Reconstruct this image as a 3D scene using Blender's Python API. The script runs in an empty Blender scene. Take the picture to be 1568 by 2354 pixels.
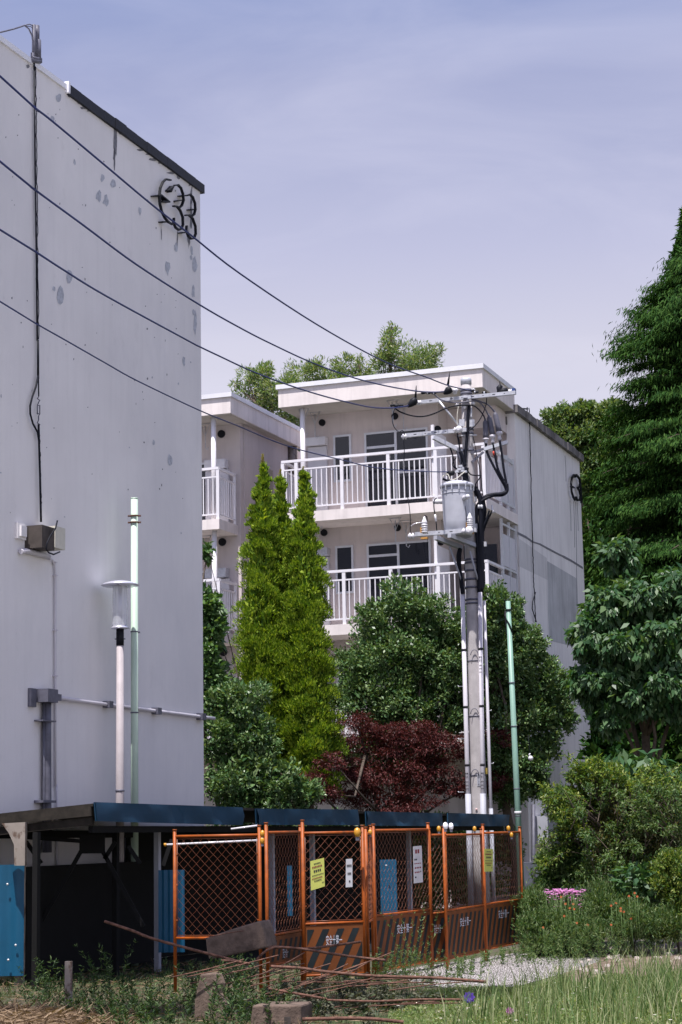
import bpy, math, random
import numpy as np
from mathutils import Vector

# ------------------------------------------------------------------ camera, world, sun, exposure
F, W2, H2 = 4350.0, 784.0, 1177.0          # focal length and centre in units of a 1568 x 2354 picture
TH = math.atan(734 / F); RO = math.radians(-1.08); CH = 1.8
SC = bpy.context.scene
COL = SC.collection
cd = bpy.data.cameras.new('camera'); cam = bpy.data.objects.new('camera', cd); COL.objects.link(cam)
cd.sensor_fit = 'HORIZONTAL'; cd.sensor_width = 24.0; cd.lens = 24 * F / 1568; cd.clip_start = .1; cd.clip_end = 4000
from mathutils import Matrix
cam.matrix_world = Matrix.Translation((0, 0, CH)) @ Matrix.Rotation(math.pi / 2 + TH, 4, 'X') @ Matrix.Rotation(RO, 4, 'Z')
SC.camera = cam
M3 = np.array((Matrix.Rotation(math.pi / 2 + TH, 3, 'X') @ Matrix.Rotation(RO, 3, 'Z')))
SUN_EL = math.radians(70); SH = np.array([-.352, -.936]); SH /= np.linalg.norm(SH)
SUN_ROT = math.atan2(SH[0], SH[1])
w = bpy.data.worlds.new("World"); SC.world = w; w.use_nodes = True
nt = w.node_tree; nt.nodes.clear()
def N(t, typ, **k):
    n = t.nodes.new(typ)
    for a, b in k.items(): setattr(n, a, b)
    return n
out = N(nt, 'ShaderNodeOutputWorld'); bg = N(nt, 'ShaderNodeBackground'); bg.inputs[1].default_value = .15
sky = N(nt, 'ShaderNodeTexSky'); sky.sky_type = 'NISHITA'; sky.sun_disc = False
sky.sun_elevation = SUN_EL; sky.sun_rotation = SUN_ROT; sky.air_density = 1.0; sky.dust_density = .6; sky.ozone_density = 2.5
tc = N(nt, 'ShaderNodeTexCoord'); sp = N(nt, 'ShaderNodeSeparateXYZ'); nt.links.new(tc.outputs['Generated'], sp.inputs[0])
mr = N(nt, 'ShaderNodeMapRange'); mr.inputs[1].default_value = .38; mr.inputs[2].default_value = .62; mr.inputs[3].default_value = 1; mr.inputs[4].default_value = 0
nt.links.new(sp.outputs[2], mr.inputs[0])
mp = N(nt, 'ShaderNodeMapping'); mp.inputs['Scale'].default_value = (2.2, 2.2, 7); mp.inputs['Rotation'].default_value = (0, .35, 0)
nt.links.new(tc.outputs['Generated'], mp.inputs[0])
ns = N(nt, 'ShaderNodeTexNoise'); ns.inputs['Scale'].default_value = 2.2; ns.inputs['Detail'].default_value = 7; ns.inputs['Roughness'].default_value = .55; ns.inputs['Distortion'].default_value = .6
nt.links.new(mp.outputs[0], ns.inputs[0])
cr = N(nt, 'ShaderNodeMapRange'); cr.inputs[1].default_value = .42; cr.inputs[2].default_value = .8; cr.inputs[3].default_value = 0; cr.inputs[4].default_value = .30
nt.links.new(ns.outputs[0], cr.inputs[0])
hz = N(nt, 'ShaderNodeValToRGB'); el_ = hz.color_ramp.elements; nt.links.new(sp.outputs[2], hz.inputs[0])
for _ in range(3): el_.new(.5)
for e_, (p_, c_) in zip(el_, [(0, (.315, .312, .36)), (.16, (.295, .294, .352)), (.245, (.272, .270, .325)), (.30, (.218, .224, .304)), (.42, (.122, .142, .240))]): e_.position = p_; e_.color = (*c_, 1)
hc = N(nt, 'ShaderNodeMix', data_type='RGBA'); nt.links.new(cr.outputs[0], hc.inputs[0]); nt.links.new(hz.outputs[0], hc.inputs[6]); hc.inputs[7].default_value = (.36, .35, .41, 1)
hs = N(nt, 'ShaderNodeVectorMath', operation='SCALE'); nt.links.new(hc.outputs[2], hs.inputs[0]); hs.inputs['Scale'].default_value = 10
mx = N(nt, 'ShaderNodeMix', data_type='RGBA'); nt.links.new(mr.outputs[0], mx.inputs[0])
tint = N(nt, 'ShaderNodeMix', data_type='RGBA', blend_type='MULTIPLY'); tint.inputs[0].default_value = 1
nt.links.new(sky.outputs[0], tint.inputs[6]); tint.inputs[7].default_value = (1.25, .98, .92, 1)
nt.links.new(tint.outputs[2], mx.inputs[6]); nt.links.new(hs.outputs[0], mx.inputs[7])      # thin high haze low in the sky
nt.links.new(mx.outputs[2], bg.inputs[0]); nt.links.new(bg.outputs[0], out.inputs[0])
sl = bpy.data.lights.new('sun', 'SUN'); sl.energy = 4.6; sl.angle = math.radians(.5); sl.color = (1, .955, .93)
so = bpy.data.objects.new('sun', sl); COL.objects.link(so)
sd = Vector((SH[0] * math.cos(SUN_EL), SH[1] * math.cos(SUN_EL), math.sin(SUN_EL)))
so.rotation_euler = sd.to_track_quat('Z', 'Y').to_euler(); so.location = (-20, -20, 60)
SC.view_settings.view_transform = 'Standard'; SC.view_settings.look = 'None'; SC.view_settings.exposure = 0.72; SC.view_settings.gamma = 1
SC.cycles.max_bounces = 6; SC.cycles.diffuse_bounces = 3; SC.cycles.transparent_max_bounces = 6

# ------------------------------------------------------------------ geometry helpers
def ray(x, y): return M3 @ np.array([x - W2, H2 - y, -F])
CO = np.array([0, 0, CH])
def P(x, y, D): r = ray(x, y); return r * (D / r[1]) + CO
def Pz(x, y, z): r = ray(x, y); return r * ((z - CH) / r[2]) + CO
AN = math.radians(20.3)
U = np.array([math.cos(AN), -math.sin(AN), 0]); V = np.array([math.sin(AN), math.cos(AN), 0]); Z = np.array([0, 0, 1.])
def Pv(x, y, v): r = ray(x, y); return r * (v / (r @ V)) + CO
def Pu(x, y, u): r = ray(x, y); return r * (u / (r @ U)) + CO
def B(u, v, z): return U * u + V * v + Z * z
def unit(a): a = np.asarray(a, float); return a / max(np.linalg.norm(a), 1e-9)

class MB:
    def __init__(s): s.v = []; s.f = []; s.m = []; s.s = []
    def add(s, vs, fs, mi=0, sm=False):
        n = len(s.v); s.v += [tuple(map(float, p)) for p in vs]
        s.f += [tuple(i + n for i in f) for f in fs]; s.m += [mi] * len(fs); s.s += [sm] * len(fs); return s
    def box(s, c, ax, ay, az, mi=0):
        c, ax, ay, az = map(np.asarray, (c, ax, ay, az))
        vs = [c + i * ax + j * ay + k * az for k in (-1, 1) for j in (-1, 1) for i in (-1, 1)]
        return s.add(vs, [(0, 2, 3, 1), (4, 5, 7, 6), (0, 1, 5, 4), (2, 6, 7, 3), (0, 4, 6, 2), (1, 3, 7, 5)], mi)
    def ub(s, u0, u1, v0, v1, z0, z1, mi=0):
        return s.box(B((u0 + u1) / 2, (v0 + v1) / 2, (z0 + z1) / 2), U * (u1 - u0) / 2, V * (v1 - v0) / 2, Z * (z1 - z0) / 2, mi)
    def beam(s, p, q, w, h, up=Z, mi=0):
        p = np.asarray(p, float); q = np.asarray(q, float); d = q - p; L = np.linalg.norm(d); d = d / L
        side = unit(np.cross(d, up)); u2 = np.cross(side, d)
        return s.box((p + q) / 2, d * L / 2, side * w / 2, u2 * h / 2, mi)
    def tube(s, pts, r, n=8, mi=0, sm=True, cap=True):
        pts = [np.asarray(p, float) for p in pts]; k = len(pts)
        rs = r if hasattr(r, '__len__') else [r] * k
        vs = []; nrm = None
        for i, p in enumerate(pts):
            d = unit(pts[min(i + 1, k - 1)] - pts[max(i - 1, 0)])
            if nrm is None: a = np.array([1., 0, 0]) if abs(d[0]) < .8 else np.array([0, 1., 0]); nrm = unit(np.cross(d, a))
            else: nrm = unit(nrm - d * (nrm @ d))
            b = np.cross(d, nrm)
            vs += [p + rs[i] * (math.cos(t) * nrm + math.sin(t) * b) for t in [2 * math.pi * j / n for j in range(n)]]
        fs = [(i * n + j, i * n + (j + 1) % n, (i + 1) * n + (j + 1) % n, (i + 1) * n + j) for i in range(k - 1) for j in range(n)]
        s.add(vs, fs, mi, sm)
        if cap: m = len(s.v) - n * k; s.f += [tuple(m + j for j in range(n))[::-1], tuple(m + (k - 1) * n + j for j in range(n))]; s.m += [mi] * 2; s.s += [False] * 2
        return s
    def lathe(s, c, prof, n=20, ax=Z, mi=0):
        ax = unit(ax); c = np.asarray(c, float)
        return s.tube([c + ax * z for r, z in prof], [max(r, .0005) for r, z in prof], n, mi) if all(prof[i][1] != prof[i + 1][1] for i in range(len(prof) - 1)) else s._l2(c, prof, n, ax, mi)
    def _l2(s, c, prof, n, ax, mi):
        a = unit(np.cross(ax, [1, 0, 0] if abs(ax[0]) < .8 else [0, 1, 0])); b = np.cross(ax, a); k = len(prof)
        vs = [c + ax * z + max(r, .0005) * (math.cos(2 * math.pi * j / n) * a + math.sin(2 * math.pi * j / n) * b) for r, z in prof for j in range(n)]
        return s.add(vs, [(i * n + j, i * n + (j + 1) % n, (i + 1) * n + (j + 1) % n, (i + 1) * n + j) for i in range(k - 1) for j in range(n)], mi, True)
    def prism(s, poly, off, mi=0):
        poly = [np.asarray(p, float) for p in poly]; n = len(poly); off = np.asarray(off, float)
        vs = poly + [p + off for p in poly]
        return s.add(vs, [tuple(range(n)), tuple(range(2 * n - 1, n - 1, -1))] + [(i, i + n, (i + 1) % n + n, (i + 1) % n) for i in range(n)], mi)
    def build(s, name, mats, parent=None, label=None):
        if name in ('bracket', 'vent_hood', 'pole_bands', 'hanger_plates', 'conduit', 'conduit_clamps', 'step_bolt', 'line_clamps', 'connector_caps', 'arm_brackets', 'wire_joints', 'wire_joint_bolts', 'panel_bolts', 'lamp_rods', 'insulator_cover', 'tie_wire', 'truss_brace', 'cable_bracket'):
            par = list(range(len(s.v)))
            def fd(a):
                while par[a] != a: par[a] = par[par[a]]; a = par[a]
                return a
            for f in s.f:
                for i in f[1:]: par[fd(i)] = fd(f[0])
            gr = {}
            for k, f in enumerate(s.f): gr.setdefault(fd(f[0]), []).append(k)
            if len(gr) > 1:
                sing = {'pole_bands': 'pole_band', 'hanger_plates': 'hanger_plate', 'conduit_clamps': 'conduit_clamp', 'line_clamps': 'line_clamp', 'connector_caps': 'connector_cap', 'arm_brackets': 'arm_bracket', 'wire_joints': 'wire_joint', 'wire_joint_bolts': 'joint_bolt', 'panel_bolts': 'panel_bolt', 'lamp_rods': 'lamp_rod'}.get(name, name); o = None
                for ks in gr.values():
                    m = MB(); ix = {}
                    for k in ks:
                        for i in s.f[k]:
                            if i not in ix: ix[i] = len(m.v); m.v.append(s.v[i])
                        m.f.append(tuple(ix[i] for i in s.f[k])); m.m.append(s.m[k]); m.s.append(s.s[k])
                    o = m._b(sing, mats, parent, label)
                return o
        return s._b(name, mats, parent, label)
    def _b(s, name, mats, parent=None, label=None):
        me = bpy.data.meshes.new(name); v = np.array(s.v) if s.v else np.zeros((0, 3))
        if parent is not None:
            r = parent
            while r.parent: r = r.parent
            v = v - np.array(r['_loc'])
        me.from_pydata(v.tolist(), [], s.f)
        mats = mats if isinstance(mats, (list, tuple)) else [mats]
        for m in mats: me.materials.append(m)
        me.polygons.foreach_set('material_index', s.m); me.polygons.foreach_set('use_smooth', s.s); me.update()
        o = bpy.data.objects.new(name, me); COL.objects.link(o)
        if parent: o.parent = parent
        if label: o['label'] = label
        return o
ROOTS = []
def root(name, label, cat, loc, group=None):
    o = bpy.data.objects.new(name, None); COL.objects.link(o); o.location = [float(a) for a in loc]; o.empty_display_size = .3
    o['_loc'] = [float(a) for a in loc]; o['label'] = label; o['category'] = cat
    if group: o['group'] = group
    ROOTS.append(o); return o
def tag(o, label, cat, group=None, kind=None):
    if label: o['label'] = label
    if cat: o['category'] = cat
    if group: o['group'] = group
    if kind: o['kind'] = kind
    return o

# ------------------------------------------------------------------ materials
def newmat(name):
    m = bpy.data.materials.new(name); m.use_nodes = True; t = m.node_tree; b = t.nodes['Principled BSDF']; return m, t, b
def noise(t, scale, detail=4, rough=.55, vec=None, mscale=None):
    n = N(t, 'ShaderNodeTexNoise'); n.inputs['Scale'].default_value = scale; n.inputs['Detail'].default_value = detail; n.inputs['Roughness'].default_value = rough
    tcx = N(t, 'ShaderNodeTexCoord'); src = tcx.outputs['Object']
    if mscale: m = N(t, 'ShaderNodeMapping'); m.inputs['Scale'].default_value = mscale; t.links.new(src, m.inputs[0]); src = m.outputs[0]
    t.links.new(src, n.inputs[0]); return n.outputs[0]
def ramp(t, src, stops):
    r = N(t, 'ShaderNodeValToRGB'); e = r.color_ramp.elements
    while len(e) < len(stops): e.new(.5)
    for i, (p, c) in enumerate(stops): e[i].position = p; e[i].color = (*c, 1) if len(c) == 3 else c
    t.links.new(src, r.inputs[0]); return r.outputs[0]
def mixc(t, fac, a, b, mode='MIX'):
    m = N(t, 'ShaderNodeMix', data_type='RGBA', blend_type=mode)
    for s_, i in ((fac, 0), (a, 6), (b, 7)):
        if hasattr(s_, 'is_output'): t.links.new(s_, m.inputs[i])
        else: m.inputs[i].default_value = s_ if i == 0 else (*s_, 1)
    return m.outputs[2]
def bump(t, b, src, strength=.3, dist=.02):
    bp = N(t, 'ShaderNodeBump'); bp.inputs['Strength'].default_value = strength; bp.inputs['Distance'].default_value = dist
    t.links.new(src, bp.inputs['Height']); t.links.new(bp.outputs[0], b.inputs['Normal'])
def surf(name, c, var=.15, scale=8, rough=.7, metal=0, spec=.3, bmp=0, bscale=60, dirt=None, dscale=(1.2, 1.2, 1.2), dlo=.5, dhi=.72, streak=0, grime=0):
    m, t, b = newmat(name); c = np.array(c)
    col = ramp(t, noise(t, scale, 6), [(.3, tuple(c * (1 - var))), (.7, tuple(np.minimum(c * (1 + var), 1)))])
    if streak:
        st = ramp(t, noise(t, 3.2, 5, .6, mscale=(2.2, 2.2, .16)), [(.48, (0, 0, 0)), (.72, (1, 1, 1))])
        f = N(t, 'ShaderNodeMath', operation='MULTIPLY'); t.links.new(st, f.inputs[0]); f.inputs[1].default_value = streak
        col = mixc(t, f.outputs[0], col, tuple(c * .55))
        st = ramp(t, noise(t, 7, 8, .7, mscale=(1, 1, .6)), [(.60, (0, 0, 0)), (.78, (1, 1, 1))])
        f = N(t, 'ShaderNodeMath', operation='MULTIPLY'); t.links.new(st, f.inputs[0]); f.inputs[1].default_value = streak * .9
        col = mixc(t, f.outputs[0], col, tuple(c * .5))
    if grime:
        for sc_, lo, hi, f_, ms in ((1.6, .60, .80, .30, (1, 1, .7)), (9, .64, .82, .55, (1, 1, .6)), (34, .70, .86, .6, (1, 1, 1))):
            st = ramp(t, noise(t, sc_, 9, .72, mscale=ms), [(lo, (0, 0, 0)), (hi, (1, 1, 1))])
            f = N(t, 'ShaderNodeMath', operation='MULTIPLY'); t.links.new(st, f.inputs[0]); f.inputs[1].default_value = f_ * grime * 2
            col = mixc(t, f.outputs[0], col, tuple(c * .5))
    if dirt is not None:
        st = ramp(t, noise(t, 1.0, 8, .65, mscale=dscale), [(dlo, (0, 0, 0)), (dhi, (1, 1, 1))])
        col = mixc(t, st, col, dirt)
    t.links.new(col, b.inputs['Base Color']); b.inputs['Roughness'].default_value = rough; b.inputs['Metallic'].default_value = metal
    b.inputs['Specular IOR Level'].default_value = spec
    if bmp: bump(t, b, noise(t, bscale, 5, .6), bmp, .01)
    return m
def leafmat(name, cols, rough=.5, spec=.35, trans=.3, tcol=1.3):
    m, t, b = newmat(name); g = N(t, 'ShaderNodeNewGeometry'); k = len(cols)
    col = ramp(t, g.outputs['Random Per Island'], [(i / (k - 1), c) for i, c in enumerate(cols)])
    t.links.new(col, b.inputs['Base Color']); b.inputs['Roughness'].default_value = rough; b.inputs['Specular IOR Level'].default_value = spec
    tr = N(t, 'ShaderNodeBsdfTranslucent'); c2 = mixc(t, 1.0, col, (1.2 * tcol, 1.15 * tcol, .4 * tcol), 'MULTIPLY'); t.links.new(c2, tr.inputs[0])
    ms = N(t, 'ShaderNodeMixShader'); ms.inputs[0].default_value = trans
    t.links.new(b.outputs[0], ms.inputs[1]); t.links.new(tr.outputs[0], ms.inputs[2]); t.links.new(ms.outputs[0], t.nodes['Material Output'].inputs[0])
    return m
MT = {}
MT['wallL'] = surf('weathered_plaster', (.71, .69, .695), .05, .7, .92, spec=.1, bmp=.25, bscale=70, streak=.10, grime=.5, dirt=(.60, .59, .61), dscale=(.35, .35, .22), dlo=.46, dhi=.75)
MT['wall'] = surf('beige_plaster', (.60, .535, .52), .07, 1.2, .92, spec=.1, bmp=.35, bscale=55, streak=.22)
MT['wallR'] = surf('grey_plaster', (.72, .70, .70), .07, .8, .92, spec=.1, bmp=.3, bscale=60, streak=.35)
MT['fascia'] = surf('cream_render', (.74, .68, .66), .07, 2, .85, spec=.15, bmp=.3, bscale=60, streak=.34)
MT['patch'] = surf('bare_patch', (.40, .415, .465), .25, 20, .9)
MT['stain'] = surf('dark_stain', (.17, .17, .19), .3, 25, .95)
MT['coping'] = surf('coping_metal', (.72, .72, .76), .06, 4, .45, spec=.5)
MT['darkcap'] = surf('black_roof_edge', (.008, .009, .016), .4, 9, .55, bmp=.5, bscale=14)
MT['oldcap'] = surf('stained_coping', (.16, .15, .15), .5, 3, .9, bmp=.4, bscale=30)
MT['white'] = surf('white_paint', (.74, .725, .76), .04, 5, .4, spec=.5)
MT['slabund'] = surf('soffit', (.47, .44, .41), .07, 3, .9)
MT['frame'] = surf('aluminium_frame', (.62, .63, .66), .05, 8, .4, metal=.3, spec=.5)
m, t, b = newmat('dark_glass'); b.inputs['Base Color'].default_value = (.012, .014, .022, 1); b.inputs['Roughness'].default_value = .06; b.inputs['Specular IOR Level'].default_value = .6
bump(t, b, noise(t, 1.5, 2), .05, .02); MT['glass'] = m
MT['screen'] = surf('pale_panel', (.56, .55, .58), .05, 2, .7)
MT['conc'] = surf('concrete_pole', (.42, .395, .395), .14, 5, .85, bmp=.2, bscale=90, streak=.25)
MT['galv'] = surf('galvanised_steel', (.50, .51, .55), .15, 14, .45, metal=.35, spec=.5)
MT['trans'] = surf('transformer_paint', (.42, .43, .48), .06, 6, .45, spec=.5)
MT['duct'] = surf('pvc_duct', (.52, .50, .545), .06, 3, .5, spec=.4, streak=.12)
MT['sleeve'] = surf('grey_sleeve', (.36, .37, .42), .1, 4, .6)
MT['black'] = surf('black_rubber', (.007, .008, .012), .3, 12, .55, spec=.2)
MT['cable'] = surf('cable_black', (.006, .007, .013), .2, 12, .55, spec=.15)
MT['grease'] = surf('grey_sheath', (.10, .10, .13), .2, 12, .5)
MT['cer'] = surf('white_porcelain', (.64, .63, .66), .04, 8, .15, spec=.6)
MT['red'] = surf('red_tape', (.5, .06, .04), .1, 8, .5)
MT['cream'] = surf('cream_box', (.55, .53, .46), .10, 6, .7, streak=.2)
MT['brown'] = surf('brown_box', (.06, .05, .045), .4, 6, .8)
MT['rust'] = surf('rusty_steel', (.12, .06, .042), .55, 30, .85, bmp=.5, bscale=90)
MT['lgreen'] = surf('pale_green_paint', (.44, .56, .46), .05, 4, .4, spec=.4, streak=.15)
MT['green'] = surf('green_paint', (.19, .32, .26), .08, 4, .45, spec=.4, streak=.2)
MT['lampm'] = surf('lamp_metal', (.58, .58, .66), .08, 6, .3, metal=.5, spec=.5)
MT['lpole'] = surf('lamp_pole_paint', (.36, .325, .335), .08, 8, .6, streak=.2)
m, t, b = newmat('clear_plastic'); b.inputs['Base Color'].default_value = (.8, .82, .86, 1); b.inputs['Roughness'].default_value = .12
b.inputs['Alpha'].default_value = .32; MT['clear'] = m
MT['navy'] = surf('navy_sheet_metal', (.012, .046, .088), .18, 1.5, .55, spec=.22, bmp=.3, bscale=2.2)
MT['blue'] = surf('blue_sheet', (.004, .078, .155), .10, 3, .45, spec=.4, streak=.15)
MT['dark'] = surf('painted_shade', (.004, .004, .0045), .3, 4, .9)  # near-black colour stands in for the shade inside the shelter
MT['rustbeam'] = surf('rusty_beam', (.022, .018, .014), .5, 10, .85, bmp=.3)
MT['peel'] = surf('peeling_post', (.27, .235, .205), .15, 6, .85, dirt=(.12, .08, .06), dscale=(9, 9, 5), dlo=.52, dhi=.6)
MT['orange'] = surf('orange_paint', (.29, .066, .008), .25, 9, .5, spec=.3, dirt=(.12, .04, .015), dscale=(7, 7, 2.5), dlo=.52, dhi=.68)
MT['owire'] = surf('orange_wire', (.17, .05, .018), .25, 20, .35, spec=.6)
MT['board'] = surf('faded_orange_board', (.165, .048, .010), .22, 4, .7, streak=.2)
MT['bstripe'] = surf('black_stripe', (.010, .016, .018), .3, 6, .7)
MT['wtext'] = surf('white_letters', (.55, .56, .62), .15, 60, .7)
MT['ysign'] = surf('yellow_paper', (.50, .52, .12), .06, 6, .7)
MT['wsign'] = surf('white_paper', (.50, .50, .52), .06, 6, .7)
MT['ink'] = surf('black_ink', (.03, .03, .035), .1, 6, .8)
MT['rink'] = surf('red_ink', (.20, .03, .04), .1, 6, .8)
MT['yel'] = surf('yellow_plastic', (.50, .24, .02), .06, 9, .3, spec=.5)
MT['block'] = surf('rough_concrete', (.135, .098, .078), .35, 9, .95, bmp=.9, bscale=32, dirt=(.06, .045, .035), dscale=(5, 5, 5))
MT['bark'] = surf('bark', (.09, .07, .055), .3, 14, .95, bmp=.6)
MT['kerb'] = surf('kerb_concrete', (.34, .30, .27), .3, 8, .95, bmp=.4)
MT['peb'] = leafmat('pebbles', [(.24, .225, .22), (.40, .38, .37), (.32, .30, .295), (.52, .49, .48)], .9, .2, 0)
MT['dgreenbox'] = surf('dark_green_box', (.02, .10, .085), .1, 3, .6)
# ------------------------------------------------------------------ foliage helpers
def quads(name, v4, mats, parent=None, nv=4):
    n = len(v4); v = v4.reshape(-1, 3)
    if parent is not None: v = v - np.array(parent['_loc'])
    me = bpy.data.meshes.new(name); me.vertices.add(n * nv); me.vertices.foreach_set('co', v.astype(np.float32).ravel())
    me.loops.add(n * nv); me.loops.foreach_set('vertex_index', np.arange(n * nv, dtype=np.int32))
    me.polygons.add(n); me.polygons.foreach_set('loop_start', np.arange(0, n * nv, nv, dtype=np.int32))
    try: me.polygons.foreach_set('loop_total', np.full(n, nv, dtype=np.int32))
    except Exception: pass
    me.materials.append(mats); me.update(calc_edges=True); me.validate()
    o = bpy.data.objects.new(name, me); COL.objects.link(o)
    if parent is not None: o.parent = parent
    return o
def nz(a): return a / np.maximum(np.linalg.norm(a, axis=1, keepdims=True), 1e-9)
def leafv(p, d, nrm, L, Wd):
    d = nz(d); s = nz(np.cross(d, nrm)); L = L[:, None]; Wd = Wd[:, None]; up = nz(np.cross(s, d))
    a = p; c = p + d * L - up * L * .12; m = p + d * L * .45
    return np.stack([a, m + s * Wd / 2 + up * Wd * .12, c, m - s * Wd / 2 + up * Wd * .12], 1)
def crown(clumps, n, leaf, seed, up=.35, droop=0., sub=.30, core=.22, flat=1., subn=1.0, out=.6, lead=0):
    """clumps: (x, y, rx, ry, D, rdepth) in picture units -> leaf quads spread through sub-clumps"""
    g = np.random.default_rng(seed); cs = []; rs = []
    for c in clumps:
        x, y, rx, ry, D = c[:5]; k = D / F; cs.append(P(x, y, D)); rs.append([rx * k, (c[5] if len(c) > 5 else min(rx, ry) * k * 1.0), ry * k])
    cs = np.array(cs); rs = np.array(rs); wgt = (rs[:, 0] * rs[:, 2]); wgt = wgt / wgt.sum(); res = []
    for c, r, wg in zip(cs, rs, wgt):
        nl = int(n * wg); rm = r.mean(); ns_ = max(6, int(subn * 26 * (r[0] * r[2]) ** .5 / max(rm, .01) * (1 if rm < .6 else (rm / .6) ** 1.1)))
        d = nz(g.normal(size=(ns_, 3))); rad = g.uniform(.62, 1.02, (ns_, 1)); sc = c + d * r * rad
        sr = sub * min(rm, 1.0) * g.uniform(.6, 1.25, ns_)
        ids = g.integers(0, ns_, nl); e = nz(g.normal(size=(nl, 3))); q = g.random((nl, 1)) ** .45
        off = e * q * sr[ids][:, None]; off[:, 2] *= flat
        p = sc[ids] + off; L = g.uniform(leaf[0] * .6, leaf[0] * 1.3, nl)
        ic = g.random(nl) < core
        pc = c + nz(g.normal(size=(nl, 3))) * r * (g.random((nl, 1)) ** .5) * .8
        p[ic] = pc[ic]; L[ic] *= 1.5
        outd = nz(.6 * e + .8 * d[ids]); dr = outd * out + g.normal(size=(nl, 3)) * .45; dr[:, 2] += up - droop
        nr = g.normal(size=(nl, 3)) * .55 + outd * .4; nr[:, 2] += .7
        res.append(leafv(p, dr, nr, L, L * leaf[1]))
    return np.concatenate(res)
def trunk_mb(base, top, r0, r1, limbs=(), seed=1, bend=.05):
    g = np.random.default_rng(seed); base = np.asarray(base, float); top = np.asarray(top, float); mb = MB(); k = 7; L = np.linalg.norm(top - base)
    pts = [base + (top - base) * i / (k - 1) + (g.normal(size=3) * bend * L * .3 if 0 < i < k - 1 else 0) for i in range(k)]
    mb.tube(pts, [r0 + (r1 - r0) * i / (k - 1) for i in range(k)], 8)
    for q in limbs:
        i = int(g.integers(2, k - 1)); st = pts[i]; q = np.asarray(q, float); mid = (st + q) / 2 + g.normal(size=3) * .1 * np.linalg.norm(q - st)
        mb.tube([st, mid, q], [r0 * .45, r0 * .28, r0 * .1], 6)
    return mb
def tree(name, label, clumps, n, leaf, mat, seed, base=None, trunk_r=.12, cat='tree', group=None, parts=('trunk', 'crown'), **kw):
    c0 = clumps[0]; cx = np.mean([P(c[0], c[1], c[4]) for c in clumps], axis=0)
    bx = P(*base) if base is not None else np.array([cx[0], cx[1], 0]); bx[2] = 0
    r = root(name, label, cat, bx, group)
    lims = [P(c[0], c[1], c[4]) for c in clumps]; topc = max(lims, key=lambda p: p[2])
    trunk_mb(bx, topc, trunk_r, trunk_r * .25, lims, seed).build(parts[0], MT['bark'], r)
    quads(parts[1], crown(clumps, n, leaf, seed, **kw), mat, r)
    return r
def blades(name, pts, h, wd, lean, mat, seed, parent=None):
    g = np.random.default_rng(seed); n = len(pts); hh = g.uniform(h[0], h[1], n); a = g.uniform(0, 2 * math.pi, n)
    s = np.stack([np.cos(a), np.sin(a), 0 * a], 1); ln = g.normal(size=(n, 3)) * lean; ln[:, 2] = 0
    w_ = wd * g.uniform(.6, 1.4, n)[:, None] / 2; p = pts; H = hh[:, None]
    m = p + np.array([0, 0, .6]) * H + ln * H * .35; tip = p + np.array([0, 0, .97]) * H + ln * H
    v = np.stack([p - s * w_, p + s * w_, m + s * w_ * .8, m - s * w_ * .8, tip], 1).reshape(-1, 3)
    if parent is not None: v = v - np.array(parent['_loc'])
    me = bpy.data.meshes.new(name); me.vertices.add(n * 5); me.vertices.foreach_set('co', v.astype(np.float32).ravel())
    li = (np.arange(n)[:, None] * 5 + np.array([0, 1, 2, 3, 3, 2, 4])).ravel().astype(np.int32); me.loops.add(n * 7); me.loops.foreach_set('vertex_index', li)
    me.polygons.add(n * 2); me.polygons.foreach_set('loop_start', (np.arange(n)[:, None] * 7 + np.array([0, 4])).ravel().astype(np.int32))
    me.materials.append(mat); me.update(calc_edges=True); me.validate()
    o = bpy.data.objects.new(name, me); COL.objects.link(o)
    if parent is not None: o.parent = parent
    return o
def region(g, n, poly, z=0.):
    """random points on the ground inside a picture polygon"""
    xs = [p[0] for p in poly]; ys = [p[1] for p in poly]; w3 = [Pz(x, y, z)[:2] for x, y in poly]
    lo = np.min(w3, 0); hi = np.max(w3, 0); acc = []
    while sum(map(len, acc)) < n:
        q = g.uniform(lo, hi, (n * 2, 2)); ins = np.zeros(len(q), bool); j = len(w3) - 1
        for i in range(len(w3)):
            a, b_ = w3[i], w3[j]; c = ((a[1] > q[:, 1]) != (b_[1] > q[:, 1])) & (q[:, 0] < (b_[0] - a[0]) * (q[:, 1] - a[1]) / (b_[1] - a[1] + 1e-12) + a[0]); ins ^= c; j = i
        acc.append(q[ins])
    q = np.concatenate(acc)[:n]; return np.column_stack([q, np.full(n, z)])

# ------------------------------------------------------------------ ground
def sheet(name, poly, z, mat, kind='structure'):
    mb = MB(); mb.add([(p[0], p[1], z) for p in poly], [tuple(range(len(poly)))]); o = mb.build(name, mat); o['kind'] = kind; return o
gm = surf('soil', (.075, .062, .045), .35, 3, .95, bmp=.8, bscale=20, dirt=(.05, .065, .025), dscale=(.5, .5, .5), dlo=.42, dhi=.6)
sheet('ground', [(-900, -200), (900, -200), (900, 1500), (-900, 1500)], 0, gm)
def zp(pts, z=0.): return [Pz(x, y, z) for x, y in pts]
gravm = surf('gravel', (.44, .415, .405), .35, 30, .95, bmp=1, bscale=45, dirt=(.30, .27, .25), dscale=(3, 3, 3))
GP = [(880, 2236), (1040, 2214), (1110, 2203), (1250, 2186), (1385, 2190), (1375, 2212), (1290, 2240), (1190, 2268), (1060, 2276), (960, 2262)]
sheet('gravel_path', zp(GP), .006, gravm)
bouncem = surf('pale_bounce', (.44, .43, .42), .12, 2, .9, bmp=.2)
sheet('bounce_ground', [(-45, -45), (45, -45), (45, 16.3), (-8.5, 16.3), (-45, 16.3)], .006, bouncem)  # unseen pale sheet added to bounce sunlight up onto the walls
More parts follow.
